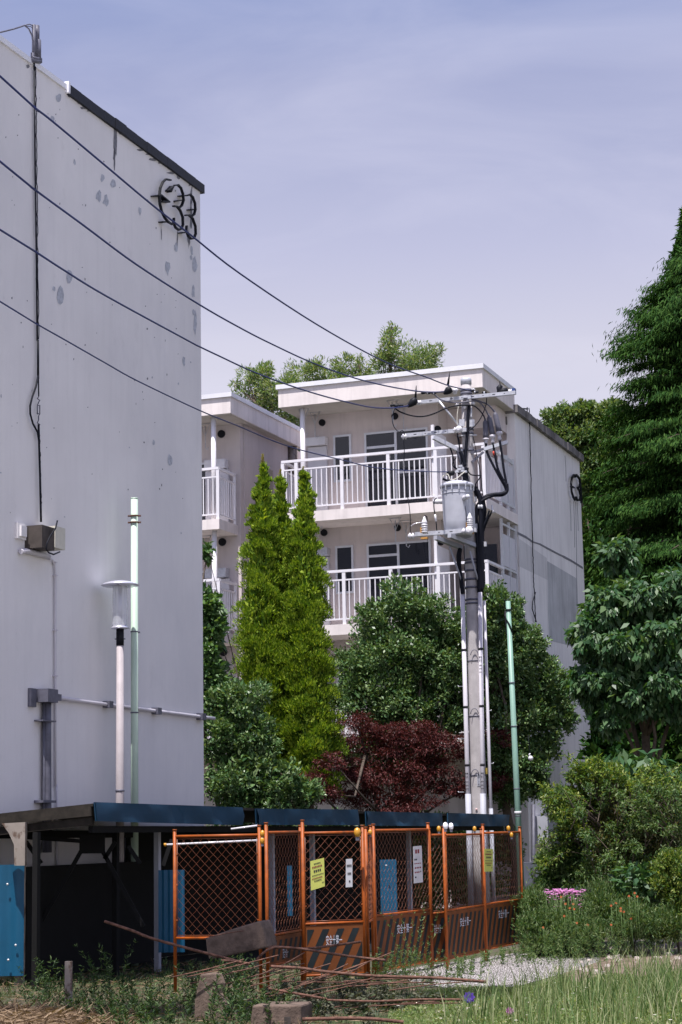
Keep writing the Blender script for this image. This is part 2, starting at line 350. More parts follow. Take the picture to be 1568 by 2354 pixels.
sheet('soil_patch', zp([(1290, 2240), (1375, 2212), (1385, 2190), (1568, 2160), (1700, 2165), (1700, 2235), (1450, 2262), (1300, 2258)]), .005, surf('brown_soil', (.15, .11, .085), .4, 5, .95, bmp=1, bscale=25))
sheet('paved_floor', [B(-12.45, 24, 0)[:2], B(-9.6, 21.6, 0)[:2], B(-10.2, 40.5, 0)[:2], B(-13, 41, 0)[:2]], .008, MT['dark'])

# ------------------------------------------------------------------ left apartment block (end wall)
UL = -12.53
def zt(u, pts):  return [Pu(x, y, u) for x, y in pts]
zA = lambda X, Y: (.4 * X, 1803.2 + .4 * Y)
z0 = lambda X, Y: (.35 * X, .35 * Y)
zR2 = lambda X, Y: (.35 * X, 784 + .35 * Y)
z4 = lambda X, Y: (925.1 + .18 * X, 823.2 + .18 * Y)
z5 = lambda X, Y: (925.1 + .18 * X, 1058.4 + .18 * Y)
z1 = lambda X, Y: (1058.4 + .2 * X, 823.2 + .2 * Y)
z2 = lambda X, Y: (611.5 + .2 * X, 823.2 + .2 * Y)
z3 = lambda X, Y: (454.7 + .2 * X, 823.2 + .2 * Y)
zB = lambda X, Y: (392 + .3 * X, 1842.4 + .3 * Y)
zC = lambda X, Y: (784 + .3 * X, 1842.4 + .3 * Y)
zE = lambda X, Y: (940.8 + .25 * X, 1293.6 + .25 * Y)
bl = root('apartment_block', 'plain grey apartment end wall on the left with metal characters at its top corner', 'building', B(UL, 22, 0))
mb = MB(); mb.ub(-24, UL, 14, 27.42, 0, 12.36)
rg = random.Random(5)
def blob(cx, cy, rx, ry, u, off=.004, k=9, mi=1, j=.3):
    q = []
    for i in range(k):
        a = 2 * math.pi * i / k; f = 1 + rg.uniform(-j, j); q.append(Pu(cx + rx * f * math.cos(a), cy + ry * f * math.sin(a), u + off))
    mb.add(q, [tuple(range(k))], mi)
for X, Y, rx, ry in [(385, 640, 16, 26), (345, 778, 13, 22), (490, 1062, 8, 20), (674, 1170, 12, 24), (745, 1200, 18, 28), (650, 1290, 20, 38), (697, 1318, 20, 36), (918, 1388, 10, 28), (1155, 1625, 11, 32), (1100, 1760, 16, 42), (1278, 1745, 20, 50), (1260, 1645, 9, 30), (1270, 1918, 10, 40), (1282, 2130, 10, 75), (455, 1812, 20, 50), (392, 1940, 22, 58), (1256, 1690, 8, 16), (355, 1895, 9, 18), (240, 1830, 7, 10), (1272, 2050, 7, 18)]:
    x, y = z0(X, Y); blob(x, y, rx * .35, ry * .35, UL)
for X, Y, rx, ry in [(1208, 130, 9, 30), (1118, 780, 15, 40), (1010, 665, 9, 20), (1000, 240, 5, 8), (1172, 280, 5, 8), (1190, 1262, 4, 7), (1253, 140, 4, 6), (905, 1310, 4, 4), (850, 700, 4, 5), (425, 1155, 4, 5), (8, 360, 4, 14), (5, 865, 5, 6)]:
    x, y = zR2(X, Y); blob(x, y, rx * .35, ry * .35, UL)
for X, Y, rx, ry in [(756, 920, 12, 110), (752, 1040, 8, 60), (1258, 1290, 7, 60), (1256, 1420, 8, 100), (1240, 1560, 7, 60), (1060, 1540, 4, 50), (975, 995, 14, 8), (1050, 1070, 12, 7), (1172, 1165, 12, 9), (182, 435, 10, 14), (1165, 1560, 4, 60)]:
    x, y = z0(X, Y); blob(x, y, rx * .35, ry * .35, UL, .003, 14, 2, .45)
for i in range(90):
    x = rg.uniform(0, 450); y = rg.uniform(200, 1200); ytop = 95 + .76 * x
    if y > ytop + 30: blob(x, y, rg.uniform(.6, 1.6), rg.uniform(.8, 3), UL, .003, 6, 2, .4)
for i in range(16):
    x = rg.uniform(160, 455); ytop = 100 + .757 * x; blob(x, ytop + rg.uniform(-8, 2), rg.uniform(2, 12), rg.uniform(2, 5), UL, .0035, 8, 2, .5)
mb.build('wall', [MT['wallL'], MT['patch'], MT['stain']], bl)
mb = MB(); mb.ub(-24.05, UL + .03, 14, 22.85, 12.355, 12.435); mb.build('coping', MT['coping'], bl)
mb = MB()
vs = np.linspace(22.85, 27.52, 14)
for a, b_ in zip(vs[:-1], vs[1:]):
    h = rg.uniform(-.012, .012); mb.ub(-24.1, UL + .045 + h * .5, a, b_, 12.30, 12.455 + h * .6)
mb.build('roof_edge', MT['darkcap'], bl)
mb = MB(); mb.ub(UL - .1, UL + .06, 22.80, 22.85, 12.31, 12.48); mb.build('coping_joint', MT['coping'], bl)
def strip(mb, pts, u, dep, th, off=.0, mi=0):
    """tape standing on edge off the wall plane, following picture points"""
    w3 = [Pu(x, y, u) for x, y in pts]
    for i in range(len(w3) - 1):
        a, b_ = w3[i], w3[i + 1]; d = unit(b_ - a); n = np.cross(d, U) * th / 2; e = d * th * .4
        vs = [a - e - n + U * off, b_ + e - n + U * off, b_ + e + n + U * off, a - e + n + U * off]
        mb.prism(vs, U * dep, mi)
def arc(cx, cy, rx, ry, a0, a1, n=14): return [(cx + rx * math.cos(math.radians(a0 + (a1 - a0) * i / n)), cy - ry * math.sin(math.radians(a0 + (a1 - a0) * i / n))) for i in range(n + 1)]
def glyph(f, name, u, groups, pegs, dep, th, mat, parent):
    for gl in groups:
        mb = MB()
        for pl in gl: strip(mb, [f(*p) for p in pl], u, dep, th, .07)
        mb.build(name, mat, parent)
    mb = MB()
    for p, q in pegs: strip(mb, [f(*p), f(*q)], u, .09, .02, 0.0)
    mb.build('bracket', mat, parent)
GC = [[(1085, 1188), (1055, 1182), (1035, 1200), (1018, 1240), (1012, 1290), (1016, 1345), (1028, 1395), (1048, 1435), (1070, 1462), (1098, 1478)]]
G3a = [[(1112, 1222), (1135, 1220), (1155, 1240), (1168, 1280), (1172, 1320), (1160, 1355), (1140, 1372)], [(1105, 1358), (1130, 1362), (1150, 1388), (1166, 1430), (1168, 1480), (1158, 1508), (1140, 1515), (1120, 1500), (1106, 1470), (1108, 1440)]]
G3b = [[(1198, 1288), (1215, 1282), (1233, 1300), (1247, 1340), (1250, 1380), (1242, 1412), (1225, 1425)], [(1185, 1418), (1208, 1418), (1232, 1440), (1250, 1490), (1252, 1540), (1240, 1570), (1222, 1573), (1203, 1555), (1190, 1520), (1192, 1490)]]
glyph(z0, 'wall_character', UL, [GC, G3a, G3b], [((990, 1290), (1030, 1290)), ((1030, 1285), (1085, 1330)), ((1040, 1325), (1085, 1330)), ((1085, 1255), (1112, 1228)), ((1140, 1322), (1170, 1318)), ((1040, 1460), (1060, 1462)), ((1165, 1290), (1195, 1288)), ((1225, 1380), (1250, 1380)), ((1168, 1532), (1195, 1530)), ((1095, 1262), (1110, 1228))], .042, .022, MT['black'], bl)
# service cable with its turnbuckle, box, conduits
def wtube(mb, f, pts, u, r, off, n=6, mi=0): mb.tube([Pu(*f(*p), u) + U * off for p in pts], r, n, mi)
mb = MB(); wtube(mb, z0, [(208, 420), (212, 900), (216, 1240), (222, 1640), (228, 2240)], UL, .014, .04)
wtube(mb, zR2, [(230, -6), (231, 120), (231, 250)], UL, .017, .045); wtube(mb, zR2, [(231, 240), (233, 365)], UL, .010, .05); wtube(mb, zR2, [(232, 550), (236, 700), (242, 900), (248, 1190)], UL, .016, .05)
g = random.Random(3)
pts = [(212 + 18 * i / 59 + g.uniform(-3.5, 3.5), 440 + 1790 * i / 59) for i in range(60)]; wtube(mb, z0, pts, UL, .007, .055)
pts = [(234 + 12 * i / 29 + g.uniform(-4, 4), 620 + 560 * i / 29) for i in range(30)]; wtube(mb, zR2, pts, UL, .007, .06)
wtube(mb, zR2, [(229, 230), (215, 300), (190, 370), (176, 430), (177, 480), (195, 545), (225, 600), (234, 660)], UL, .014, .05)
wtube(mb, zR2, [(247, 1190), (235, 1240), (200, 1290), (178, 1335), (172, 1375), (188, 1400), (222, 1412), (262, 1395)], UL, .011, .30)
mb.build('service_cable', MT['cable'], bl)
mb = MB(); 
for s_ in (-8, 8): wtube(mb, zR2, [(232 + s_, 425), (232 + s_, 480)], UL, .008, .05)
wtube(mb, zR2, [(232, 368), (224, 380), (240, 392), (232, 405), (224, 425), (240, 425)], UL, .008, .05); wtube(mb, zR2, [(224, 480), (240, 480), (232, 495), (232, 520), (224, 540), (240, 552)], UL, .009, .05)
mb.build('turnbuckle', MT['grease'], bl)
def wbox(mb, f, X0, Y0, X1, Y1, u, dep, off=0, mi=0):
    a = Pu(*f(X0, Y0), u); b_ = Pu(*f(X1, Y1), u); v0, v1 = a @ V, b_ @ V
    mb.ub(u + off, u + off + dep, min(v0, v1), max(v0, v1), b_[2], a[2], mi)
mb = MB(); wbox(mb, zR2, 163, 1215, 245, 1385, UL, .26); jb = mb.build('junction_box', MT['brown'], bl)
mb = MB(); wbox(mb, zR2, 246, 1222, 312, 1382, UL, .27); mb.build('box_cover', MT['cream'], jb)
mb = MB(); wbox(mb, zR2, 98, 1192, 150, 1310, UL, .05); wbox(mb, zR2, 106, 1212, 142, 1292, UL, .03, .05); mb.build('vent_cover', MT['wallL'], bl)
mb = MB(); wtube(mb, zR2, [(115, 1385), (150, 1380), (185, 1388), (240, 1402), (300, 1418)], UL, .035, .05, 8)
wtube(mb, zR2, [(250, 1408), (300, 1424), (330, 1438), (346, 1470), (350, 1530), (350, 2240), (350, 2925)], UL, .016, .03, 6); wtube(mb, zA, [(314, 0), (315, 130), (318, 700)], UL, .016, .03, 6)
for X, Y in [(350, 1540), (345, 1455), (350, 1900), (350, 2200)]: wbox(mb, zR2, X - 7, Y - 5, X + 7, Y + 5, UL, .06)
mb.build('conduit', MT['duct'], bl)
mb = MB(); idl = lambda x, y: (x, y)
wtube(mb, idl, [(112, 1603), (240, 1620), (352, 1635), (455, 1648), (486, 1652)], UL, .028, .05, 8)
mb.build('horizontal_conduit', MT['duct'], bl)
mb = MB()
for x, y in [(240, 1620), (352, 1635), (455, 1648), (120, 1604)]: wbox(mb, idl, x - 4, y - 8, x + 5, y + 8, UL, .11)
mb.build('conduit_clamps', MT['grease'], bl)
mb = MB(); wbox(mb, idl, 80, 1584, 103, 1617, UL, .20); mb.build('meter_box', MT['grease'], bl)
mb = MB(); wbox(mb, idl, 64, 1582, 76, 1626, UL, .05); wtube(mb, idl, [(98, 1616), (98, 1700), (98, 1858), (99, 1960)], UL, .055, .07, 8)
wtube(mb, idl, [(93, 1616), (93, 1860), (93, 1960)], UL, .02, .05); 
for y in (1658, 1843): wbox(mb, idl, 78, y - 3, 108, y + 3, UL, .14)
mb.build('riser_pipe', MT['grease'], bl)
mb = MB()
for X, Y0, Y1, r in [(214, 165, 410, .03), (236, 170, 280, .035), (240, 265, 395, .05), (228, 190, 400, .022), (205, 350, 415, .03)]:
    mb.tube([Pu(*z0(X, Y1), UL) + U * .02, Pu(*z0(X, Y0), UL) + U * .02], r, 6)
for Y in (385, 400): mb.tube([Pu(*z0(195, Y), UL) + U * .04, Pu(*z0(250, Y + 8), UL) + U * .04], .03, 6)
wtube(mb, z0, [(-40, 220), (0, 212), (80, 192), (130, 176), (152, 168), (180, 190), (202, 235), (208, 280), (210, 400)], UL, .012, .02)
wtube(mb, z0, [(150, 168), (185, 160), (212, 172)], UL, .008, .02); wtube(mb, z0, [(160, 172), (195, 176), (216, 200)], UL, .006, .02)
mb.build('cable_bracket', MT['grease'], bl)

# ------------------------------------------------------------------ stepped apartment building behind
bb = root('stepped_apartment_building', 'four storey beige apartment building with white balcony railings behind the utility pole', 'building', B(-15, 42.8, 0))
VF, VW = 41.7, 42.85
mb = MB(); mb.ub(-16.9, -13.3, VW, 51.5, 0, 12.0)
mb.ub(-13.4, -12.05, 44.62, 51.4, 0, 11.62); mb.build('wall', MT['wall'], bb)
mb = MB(); mb.ub(-12.05, -11.83, 44.5, 51.4, 0, 11.94)
def blobR(x, y, rx, ry, mi, k=10, j=.3, off=.004):
    q = [Pu(x + rx * (1 + rg.uniform(-j, j)) * math.cos(2 * math.pi * i / k), y + ry * (1 + rg.uniform(-j, j)) * math.sin(2 * math.pi * i / k), -11.83 + off) for i in range(k)]; mb.add(q, [tuple(range(k))], mi)
zR5 = lambda X, Y: (1136.8 + .3164 * X, 744.8 + .3164 * Y)
cr_ = [(170, 1520), (230, 1550), (275, 1582), (330, 1600), (380, 1628), (440, 1660), (500, 1690), (560, 1722), (640, 1772)]
for a, b_ in zip(cr_[:-1], cr_[1:]):
    strip(mb, [zR5(*a), zR5(*b_)], -11.83, .006, rg.uniform(.03, .07), 0, 1)
for X, Y0, Y1 in [(512, 960, 1140), (548, 1285, 1500), (575, 1295, 1620), (590, 1300, 2050), (600, 1300, 1500)]:
    strip(mb, [zR5(X, Y0), zR5(X + 6, (Y0 + Y1) / 2), zR5(X + 8, Y1)], -11.83, .005, .035, 0, 1)
for X, Y, rx, ry in [(430, 1790, 36, 50), (420, 2050, 90, 300)]: pass
def patchR(pts, mi, off=.003): mb.add([Pu(*zR5(*p), -11.83 + off) for p in pts], [tuple(range(len(pts)))], mi)
patchR([(383, 1722), (600, 1850), (620, 2330), (560, 2340), (400, 2300), (390, 2100)], 2)
patchR([(180, 1560), (380, 1700), (385, 1860), (180, 1760)], 3, .002)
mb.build('end_wall', [MT['wallR'], MT['stain'], surf('weathered_render', (.45, .455, .47), .14, 1.5, .95, spec=.1, streak=.6), surf('repainted_render', (.57, .56, .565), .05, 1.5, .95, spec=.1, streak=.3)], bb)
mb = MB()
for a, b_ in zip(np.linspace(44.42, 51.5, 16)[:-1], np.linspace(44.42, 51.5, 16)[1:]):
    h = rg.uniform(-.01, .01); mb.ub(-12.2, -11.72 + h, a, b_ - .01, 11.94, 12.14 + h)
mb.ub(-12.9, -12.02, 44.45, 44.7, 11.66, 11.86)
mb.build('parapet_coping', MT['oldcap'], bb)
mb = MB(); mb.ub(-13.3, -12.05, 43.6, 44.6, 11.45, 11.98); mb.ub(-13.2, -12.2, 44.45, 44.65, 10.9, 11.5); mb.build('beam', MT['wall'], bb)
zG = lambda X, Y: zR5(X, Y)
glyph(zG, 'wall_character', -11.83, [[[(572, 1098), (552, 1100), (538, 1120), (532, 1165), (536, 1220), (548, 1258), (560, 1278)]], [[(562, 1112), (580, 1108), (592, 1125), (598, 1160), (592, 1185), (580, 1192)], [(580, 1192), (592, 1210), (600, 1250), (596, 1280), (578, 1282), (568, 1262)]], [[(598, 1130), (604, 1200), (607, 1298)]]], [((548, 1180), (562, 1192))], .05, .05, MT['black'], bb)
# roof slabs
mb = MB(); mb.ub(-17.0, -11.83, VF, 44.55, 12.0, 12.45); mb.ub(-16.8, -12.3, 44.55, 51.3, 12.0, 12.3)
mb.build('roof', [MT['fascia']], bb)
mb = MB()
def coping(u0, u1, v0, v1, z):
    t_ = .045
    mb.ub(u0 - t_, u1 + t_, v0 - t_, v0 + .25, z, z + .11); mb.ub(u1 - .25, u1 + t_, v0 + .25, v1, z, z + .11); mb.ub(u0 - t_, u0 + .25, v0 + .25, v1, z, z + .11)
coping(-17.0, -11.83, VF, 44.55, 12.45); coping(-30, -18.27, VF, 46.6, 12.40); mb.build('coping', MT['coping'], bb)
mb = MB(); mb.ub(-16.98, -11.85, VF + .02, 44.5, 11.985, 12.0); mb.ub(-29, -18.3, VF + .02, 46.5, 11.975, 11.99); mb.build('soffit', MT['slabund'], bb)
# left wing
mb = MB(); mb.ub(-30, -18.52, VW, 51.5, 0, 11.99); mb.ub(-18.52, -18.49, 43.05, 46.0, 0, 11.99); mb.ub(-18.52, -16.9, 46.4, 51, 0, 11.6); mb.build('wing_wall', MT['wall'], bb)
mb = MB(); mb.ub(-30, -18.27, VF, 46.6, 11.99, 12.40); mb.build('wing_roof', MT['fascia'], bb)
mb = MB(); mb.ub(-18.50, -18.46, 44.25, 44.85, 9.9, 11.1); mb.build('side_window', MT['glass'], bb)
# drain pipes in the recess
mb = MB(); p = Pv(672, 1100, 46.1); mb.tube([(p[0], p[1], 0), (p[0], p[1], 12.3)], .10, 10); p2 = Pv(681, 1100, 46.15); mb.tube([(p2[0], p2[1], 10.3), (p2[0], p2[1], 12.1)], .05, 8)
for z in (10.2, 11.0, 11.25): mb.tube([(p[0], p[1], z), (p[0], p[1], z + .09)], .14, 10)
mb.build('drain_pipe', MT['peel'], bb)
def facu(x, y): return Pv(x, y, VW) @ U
def window(name, u0, u1, z0_, z1_, mull=(), trans=(), par=bb, door=False):
    fr = MB(); f = .05; v0, v1 = VW - .045, VW + .0
    fr.ub(u0, u1, v0, v1, z1_ - f, z1_); fr.ub(u0, u1, v0, v1, z0_, z0_ + f); fr.ub(u0, u0 + f, v0, v1, z0_ + f, z1_ - f); fr.ub(u1 - f, u1, v0, v1, z0_ + f, z1_ - f)
    for mu in mull: fr.ub(mu - .03, mu + .03, v0 - .008, v1 - .004, z0_ + f, z1_ - f)
    for (a, b_, z) in trans: fr.ub(a, b_, v0 + .006, v1 - .006, z - .03, z + .03)
    o = fr.build(name, MT['frame'], par)
    g_ = MB(); g_.ub(u0 + f, u1 - f, VW - .02, VW - .006, z0_ + f, z1_ - f); g_.build('pane', MT['glass'], o)
def balcony(u0, u1, zb, v0=VF, side=None, wing=False):
    s_ = MB(); s_.ub(u0, u1, v0, (44.5 if side else VW + .02), zb, zb + .25)
    o = s_.build('balcony', MT['fascia'], bb)
    z_ = zb + .25; rl = MB(); vr = v0 + .06
    def run(a, b_, horizontal=True):
        pass
    zt_ = zb + 1.49
    # front run
    ue0, ue1 = u0 + .05, u1 - .05
    rl.ub(ue0 - .03, ue1 + .03, vr - .035, vr + .035, zt_, zt_ + .06); rl.ub(ue0, ue1, vr - .018, vr + .018, zt_ - .20, zt_ - .165); rl.ub(ue0, ue1, vr - .018, vr + .018, zb + .36, zb + .395)
    posts = [ue1 - 1.175 * k for k in range(0, 12) if ue1 - 1.175 * k > ue0 + .3] + [ue0]
    for q in posts: rl.ub(q - .04, q + .04, vr - .03, vr + .03, z_, zt_)
    q = ue1
    while q > ue0 + .05: rl.ub(q - .012, q + .012, vr - .012, vr + .012, zb + .395, zt_ - .20); q -= 1.175 / 9
    # returns
    for ur, vend in ((ue1, 44.4 if side else VW - .05), (ue0, VW - .05)):
        if wing and ur == ue0: continue
        ve = vend if not side or ur == ue0 else 43.15
        rl.ub(ur - .035, ur + .035, vr + .035, ve, zt_, zt_ + .06); rl.ub(ur - .018, ur + .018, vr + .03, ve, zt_ - .20, zt_ - .165); rl.ub(ur - .018, ur + .018, vr + .03, ve, zb + .36, zb + .395)
        rl.ub(ur - .03, ur + .03, ve - .05, ve, z_, zt_); q = vr + .13
        while q < ve - .06: rl.ub(ur - .012, ur + .012, q - .012, q + .012, zb + .395, zt_ - .20); q += .13
    rl.build('railing', MT['white'], o); return o
def hooks(u, z):
    h = MB()
    for k in (0, .42):
        c = B(u + k * .3, VF + .35 + k, z)
        for d in (-.13, .13): h.tube([c + U * d, c - Z * .30], .008, 4)
        h.tube([c - U * .16, c + U * .16], .009, 4); h.tube([c - Z * .05, c - Z * .62, c - Z * .66 + U * .05, c - Z * .60 + U * .09], .012, 5)
    return h
for k, zb in enumerate((9.13, 6.37, 3.61)):
    o = balcony(-16.98, -11.83, zb, side=True)
    dz = zb - 9.13
    # windows
    us0, us1 = facu(767.5, 1030), facu(808.5, 1030); zt0 = Pv(788, 1000, VW)[2]; zt1 = Pv(788, 1063, VW)[2]
    window('small_window', us0, us1, 10.25 + dz, zt0 + dz, mull=())
    w0, w1 = facu(839.5, 1050), facu(985.5, 1050); wt = Pv(850, 995, VW)[2]; mid = facu(911.5, 1050)
    window('balcony_door', w0, w1, 9.42 + dz, wt + dz, (mid,), ((w0 + .05, mid, wt - .38 + dz), (mid, w1 - .05, wt - 1.05 + dz)) if k == 0 else ((w0 + .05, mid, wt - .30 + dz), ))
    c = MB(); a0, a1 = facu(705.5, 1015), facu(754.5, 1015); zc = Pv(730, 1018, VW)[2]
    c.ub(a0, a1, VW - .22, VW - .01, zc - .10 + dz, zc + .10 + dz); c.build('shutter_box', MT['cer'] if k == 0 else MT['galv'], bb)
    c = MB(); a0, a1 = facu(712, 1100), facu(755, 1100); c.ub(a0, a1, VW - .10, VW - .01, zb + .26, zc - .12 + dz); c.build('meter_cupboard', MT['screen'], bb)
    c = MB()
    for px, py in ((650 * .2 + 611.5, 972), (908.5, 957), (1007, 957 + 30)):
        q = Pv(px, py, VW); c.tube([B(q @ U, VW - .05, q[2] + dz), B(q @ U, VW - .005, q[2] + dz)], .085, 14)
    c.build('vent_hood', MT['black'], bb)
    if k < 3:
        hooks(facu(727, 945) - .02, 11.98 + dz if k == 0 else zb + 2.74).build('laundry_hook', MT['galv'], bb)
        hooks(facu(925, 945) + .02, 11.98 + dz if k == 0 else zb + 2.74).build('laundry_hook', MT['galv'], bb)
    if k == 0:
        c = MB(); q = Pv(696, 1000, 41.95); c.tube([(q[0], q[1], 9.38), (q[0], q[1], 11.98)], .062, 12); c.build('pillar', MT['white'], bb)
    # partition screen beside the corner and side screens
    c = MB(); pu = -13.12
    c.ub(pu - .035, pu + .035, VF + .08, VF + .15, zb + .25, zb + 2.1); c.ub(pu - .01, pu + .01, VF + .15, VW, zb + .33, zb + 2.0)
    c.build('partition_screen', MT['white'], bb)
    c = MB(); sm_ = MB(); ss = -11.88
    top = zb + (2.72 if k else 1.62)
    for vv in ((43.15, 43.8, 44.35) if k == 0 else (43.1, 43.75, 44.35)): c.ub(ss - .03, ss + .03, vv - .03, vv + .03, zb + .25, top)
    for zz in (zb + .40, zb + 1.55, top - .12): c.ub(ss - .02, ss + .02, 43.15, 44.4, zz - .025, zz + .025)
    sf = c.build('screen_frame', MT['frame'], bb)
    for a, b_ in ((43.19, 43.76), (43.84, 44.31)):
        sm_.ub(ss - .008, ss + .004, a, b_, zb + .43, zb + 1.40)
        if k: sm_.ub(ss - .008, ss + .004, a, b_, zb + 1.60, top - .35)
    sm_.build('screen_panel', MT['screen'], sf)
    if k: c = MB(); c.ub(-12.8, -11.98, 43.0, 43.04, zb + .27, zb + 2.1); c.build('side_door', MT['glass'], bb)
    # wing balcony
    balcony(-29.5, -18.6, zb, wing=True)
    c = MB(); q = Pv(491, 1000, 41.95); uu = q @ U; c.tube([B(uu, 41.95, zb + .25), B(uu, 41.95, zb + (2.86 if k == 0 else 2.76))], .065, 12); c.build('pillar', MT['white'], bb)
    c = MB(); a0, a1 = facu(478, 1040), facu(525, 1040); c.ub(a0, a1, VW - .24, VW - .01, 10.83 + dz, 11.06 + dz); c.build('shutter_box', MT['cer'] if k == 0 else MT['galv'], bb)
    c = MB(); a1 = facu(529, 1080); c.ub(a1 - .62, a1, VW - .14, VW - .01, zb + .26, 10.8 + dz); c.build('meter_cupboard', MT['screen'], bb)
    window('wing_window', facu(440, 1060), facu(481, 1060), 9.42 + dz, 11.05 + dz)
    hooks(facu(476, 970), 11.96 + dz if k == 0 else zb + 2.74).build('laundry_hook', MT['galv'], bb)
    c = MB(); q = Pv(510, 998, VW); c.tube([B(q @ U, VW - .05, q[2] + dz), B(q @ U, VW - .005, q[2] + dz)], .10, 14); c.build('vent_hood', MT['black'], bb)
# end wall cable and bracket, base fittings
mb = MB(); UR = -11.83
g = random.Random(8); pr = [(1212, 938), (1214, 1000), (1216, 1090), (1218, 1180), (1221, 1280), (1222, 1330), (1225, 1380), (1227, 1430)]
for i in range(len(pr) - 1):
    a, b_ = pr[i], pr[i + 1]; mb.tube([Pu(a[0] + (b_[0] - a[0]) * t_ / 8 + g.uniform(-.6, .6), a[1] + (b_[1] - a[1]) * t_ / 8, UR) + U * .05 for t_ in range(9)], .013, 5)
mb.tube([Pu(x, y, UR) + U * .06 for x, y in [(1226, 1362), (1219, 1385), (1218, 1400), (1228, 1430)]], .014, 5)
mb.tube([Pu(1183, 938, UR), Pu(1213, 940, UR)], .02, 5); mb.tube([Pu(1197, 936, UR), Pu(1197, 953, UR)], .02, 5); mb.tube([Pu(1212, 936, UR), Pu(1212, 960, UR)], .015, 5); mb.tube([Pu(1198, 940, UR), Pu(1206, 952, UR), Pu(1213, 956, UR)], .01, 5)
mb.build('service_cable', MT['cable'], bb)
mb = MB(); wbox(mb, idl, 1226, 1876, 1272, 1938, UR, .35); mb.build('meter_cabinet', MT['sleeve'], bb)
mb = MB(); wbox(mb, idl, 1274, 1866, 1306, 1985, UR, .25); mb.build('green_locker', MT['dgreenbox'], bb)
mb = MB(); wtube(mb, idl, [(1222, 1850), (1222, 1990), (1223, 2080)], UR, .045, .05); wtube(mb, idl, [(1253, 1830), (1254, 1876)], UR, .03, .06); mb.build('riser_pipe', MT['grease'], bb)
mb = MB(); wbox(mb, idl, 1180, 1985, 1330, 2100, UR, .04); mb.build('plinth', MT['sleeve'], bb)
# ------------------------------------------------------------------ utility pole
DP = 39.0; PX, PY = 2.695, DP
def Q(p, d=0.0): return P(p[0], p[1], DP - d)
up = root('utility_pole', 'concrete utility pole carrying a grey transformer, crossarms and thick black cables', 'utility pole', (PX, PY, 0))
ztop = 11.2
def prad(z): return .108 + (ztop - z) * .0067
mb = MB(); zs = np.linspace(0, ztop - .12, 10); mb.tube([(PX, PY, z) for z in zs], [prad(z) for z in zs], 24)
pole = mb.build('pole', MT['conc'], up)
mb = MB(); mb.lathe((PX, PY, ztop - .14), [(.116, 0), (.117, .10), (.105, .135), (.001, .14)], 20); mb.build('pole_cap', MT['galv'], up)
mb = MB()
for z in (Q((1080, 1360))[2], ): pass
for Y in (1285, 1325, 1425, 1535, 1640):
    z = Q(z5(880, Y))[2]; mb.lathe((PX, PY, z), [(prad(z) + .012, 0), (prad(z) + .018, .02), (prad(z) + .012, .045)], 20)
for Y in (430, 470, 930, 985, 1200): z = Q(z4(800, Y))[2]; mb.lathe((PX, PY, z), [(prad(z) + .012, 0), (prad(z) + .02, .02), (prad(z) + .012, .05)], 20)
for Y in (350, 385): z = Q(zE(600, Y))[2]; mb.lathe((PX, PY, z), [(prad(z) + .01, 0), (prad(z) + .014, .02), (prad(z) + .01, .04)], 20)
mb.build('pole_bands', MT['grease'], up)
def arm_pts(a, b_, dfr):
    """arm runs along the building direction in front of the pole, ends read from the picture"""
    za = None; res = []
    c0 = np.array([PX, PY - dfr, 0])
    for (x, y) in (a, b_):
        r = ray(x, y); n = V                      # plane through the pole front, perpendicular to V
        res.append(CO + r * (((c0 - CO) @ n) / (r @ n)))
    return res
def arm(name, a, b_, dfr, w_=.075, parent=up, mat='galv'):
    p, q = arm_pts(a, b_, dfr); zm = (p[2] + q[2]) / 2; p[2] = q[2] = zm; mb = MB(); mb.beam(p, q, w_, w_, mi=0); d = unit(q - p)
    n = int(np.linalg.norm(q - p) / .22)
    for i in range(1, n):                          # bolt holes
        c = p + (q - p) * i / n - V * (w_ / 2 + .001); mb.box(c, d * (.03 if i % 2 else .012), V * .001, Z * .008, 1)
    return mb.build(name, [MT[mat], MT['black']], parent), p, q
A1, p1, q1 = arm('crossarm', z4(235, 572), z4(1445, 432), .17)
A2, p2a, q2 = arm('crossarm', z4(40, 1002), z4(822, 905), .20, .08)
A3, p3, q3 = arm('crossarm', z5(165, 960), z5(945, 875), .86, .085)
def brace(a, b_, da, db, w_=.05, mat='galv', r=None):
    mb = MB()
    if r: mb.tube([Q(a, da), Q(b_, db)], r, 8)
    else: mb.beam(Q(a, da), Q(b_, db), w_, w_)
    return mb.build('brace', MT[mat], up)
brace(z4(468, 548), z4(722, 862), .20, .14, r=.022); brace(z4(395, 1010), z4(755, 1195), .35, .12, .085)
brace(z5(420, 985), z5(750, 1115), .86, .05, .085, 'sleeve'); brace(z5(600, 960), z5(965, 1100), .86, .05, .085, 'sleeve')
brace(z5(605, 1100), z5(790, 1640), .35, .13, r=.02, mat='sleeve'); brace(z5(862, 1160), z5(975, 1570), .3, .15, r=.02, mat='sleeve')
mb = MB(); mb.beam(Q(z4(1040, 1165), .05), Q(z4(1342, 1072), .05), .075, .075); A4 = mb.build('cable_arm', MT['galv'], up)
brace(z4(1030, 1162), z4(870, 1212), .05, .1, .05, 'grease'); brace(z4(1035, 1200), z4(885, 1330), .05, .1, .05, 'grease')
def insul(c, ax, s_=1., ribs=3, name='insulator', mat='cer'):
    mb = MB(); pr = [(.012, -.02 * s_)]
    for i in range(ribs):
        z = i * .045 * s_; pr += [(.028 * s_, z), (.055 * s_, z + .012 * s_), (.05 * s_, z + .028 * s_), (.028 * s_, z + .036 * s_)]
    pr += [(.018 * s_, ribs * .045 * s_ + .01)]; mb.lathe(c, pr, 14, ax); return mb.build(name, MT[mat], up)
UL_ = -U
for X, Y in [(240, 568), (700, 408)]:
    insul(Q(z4(X, Y), .2), UL_ + Z * .05, 1.05, 2)
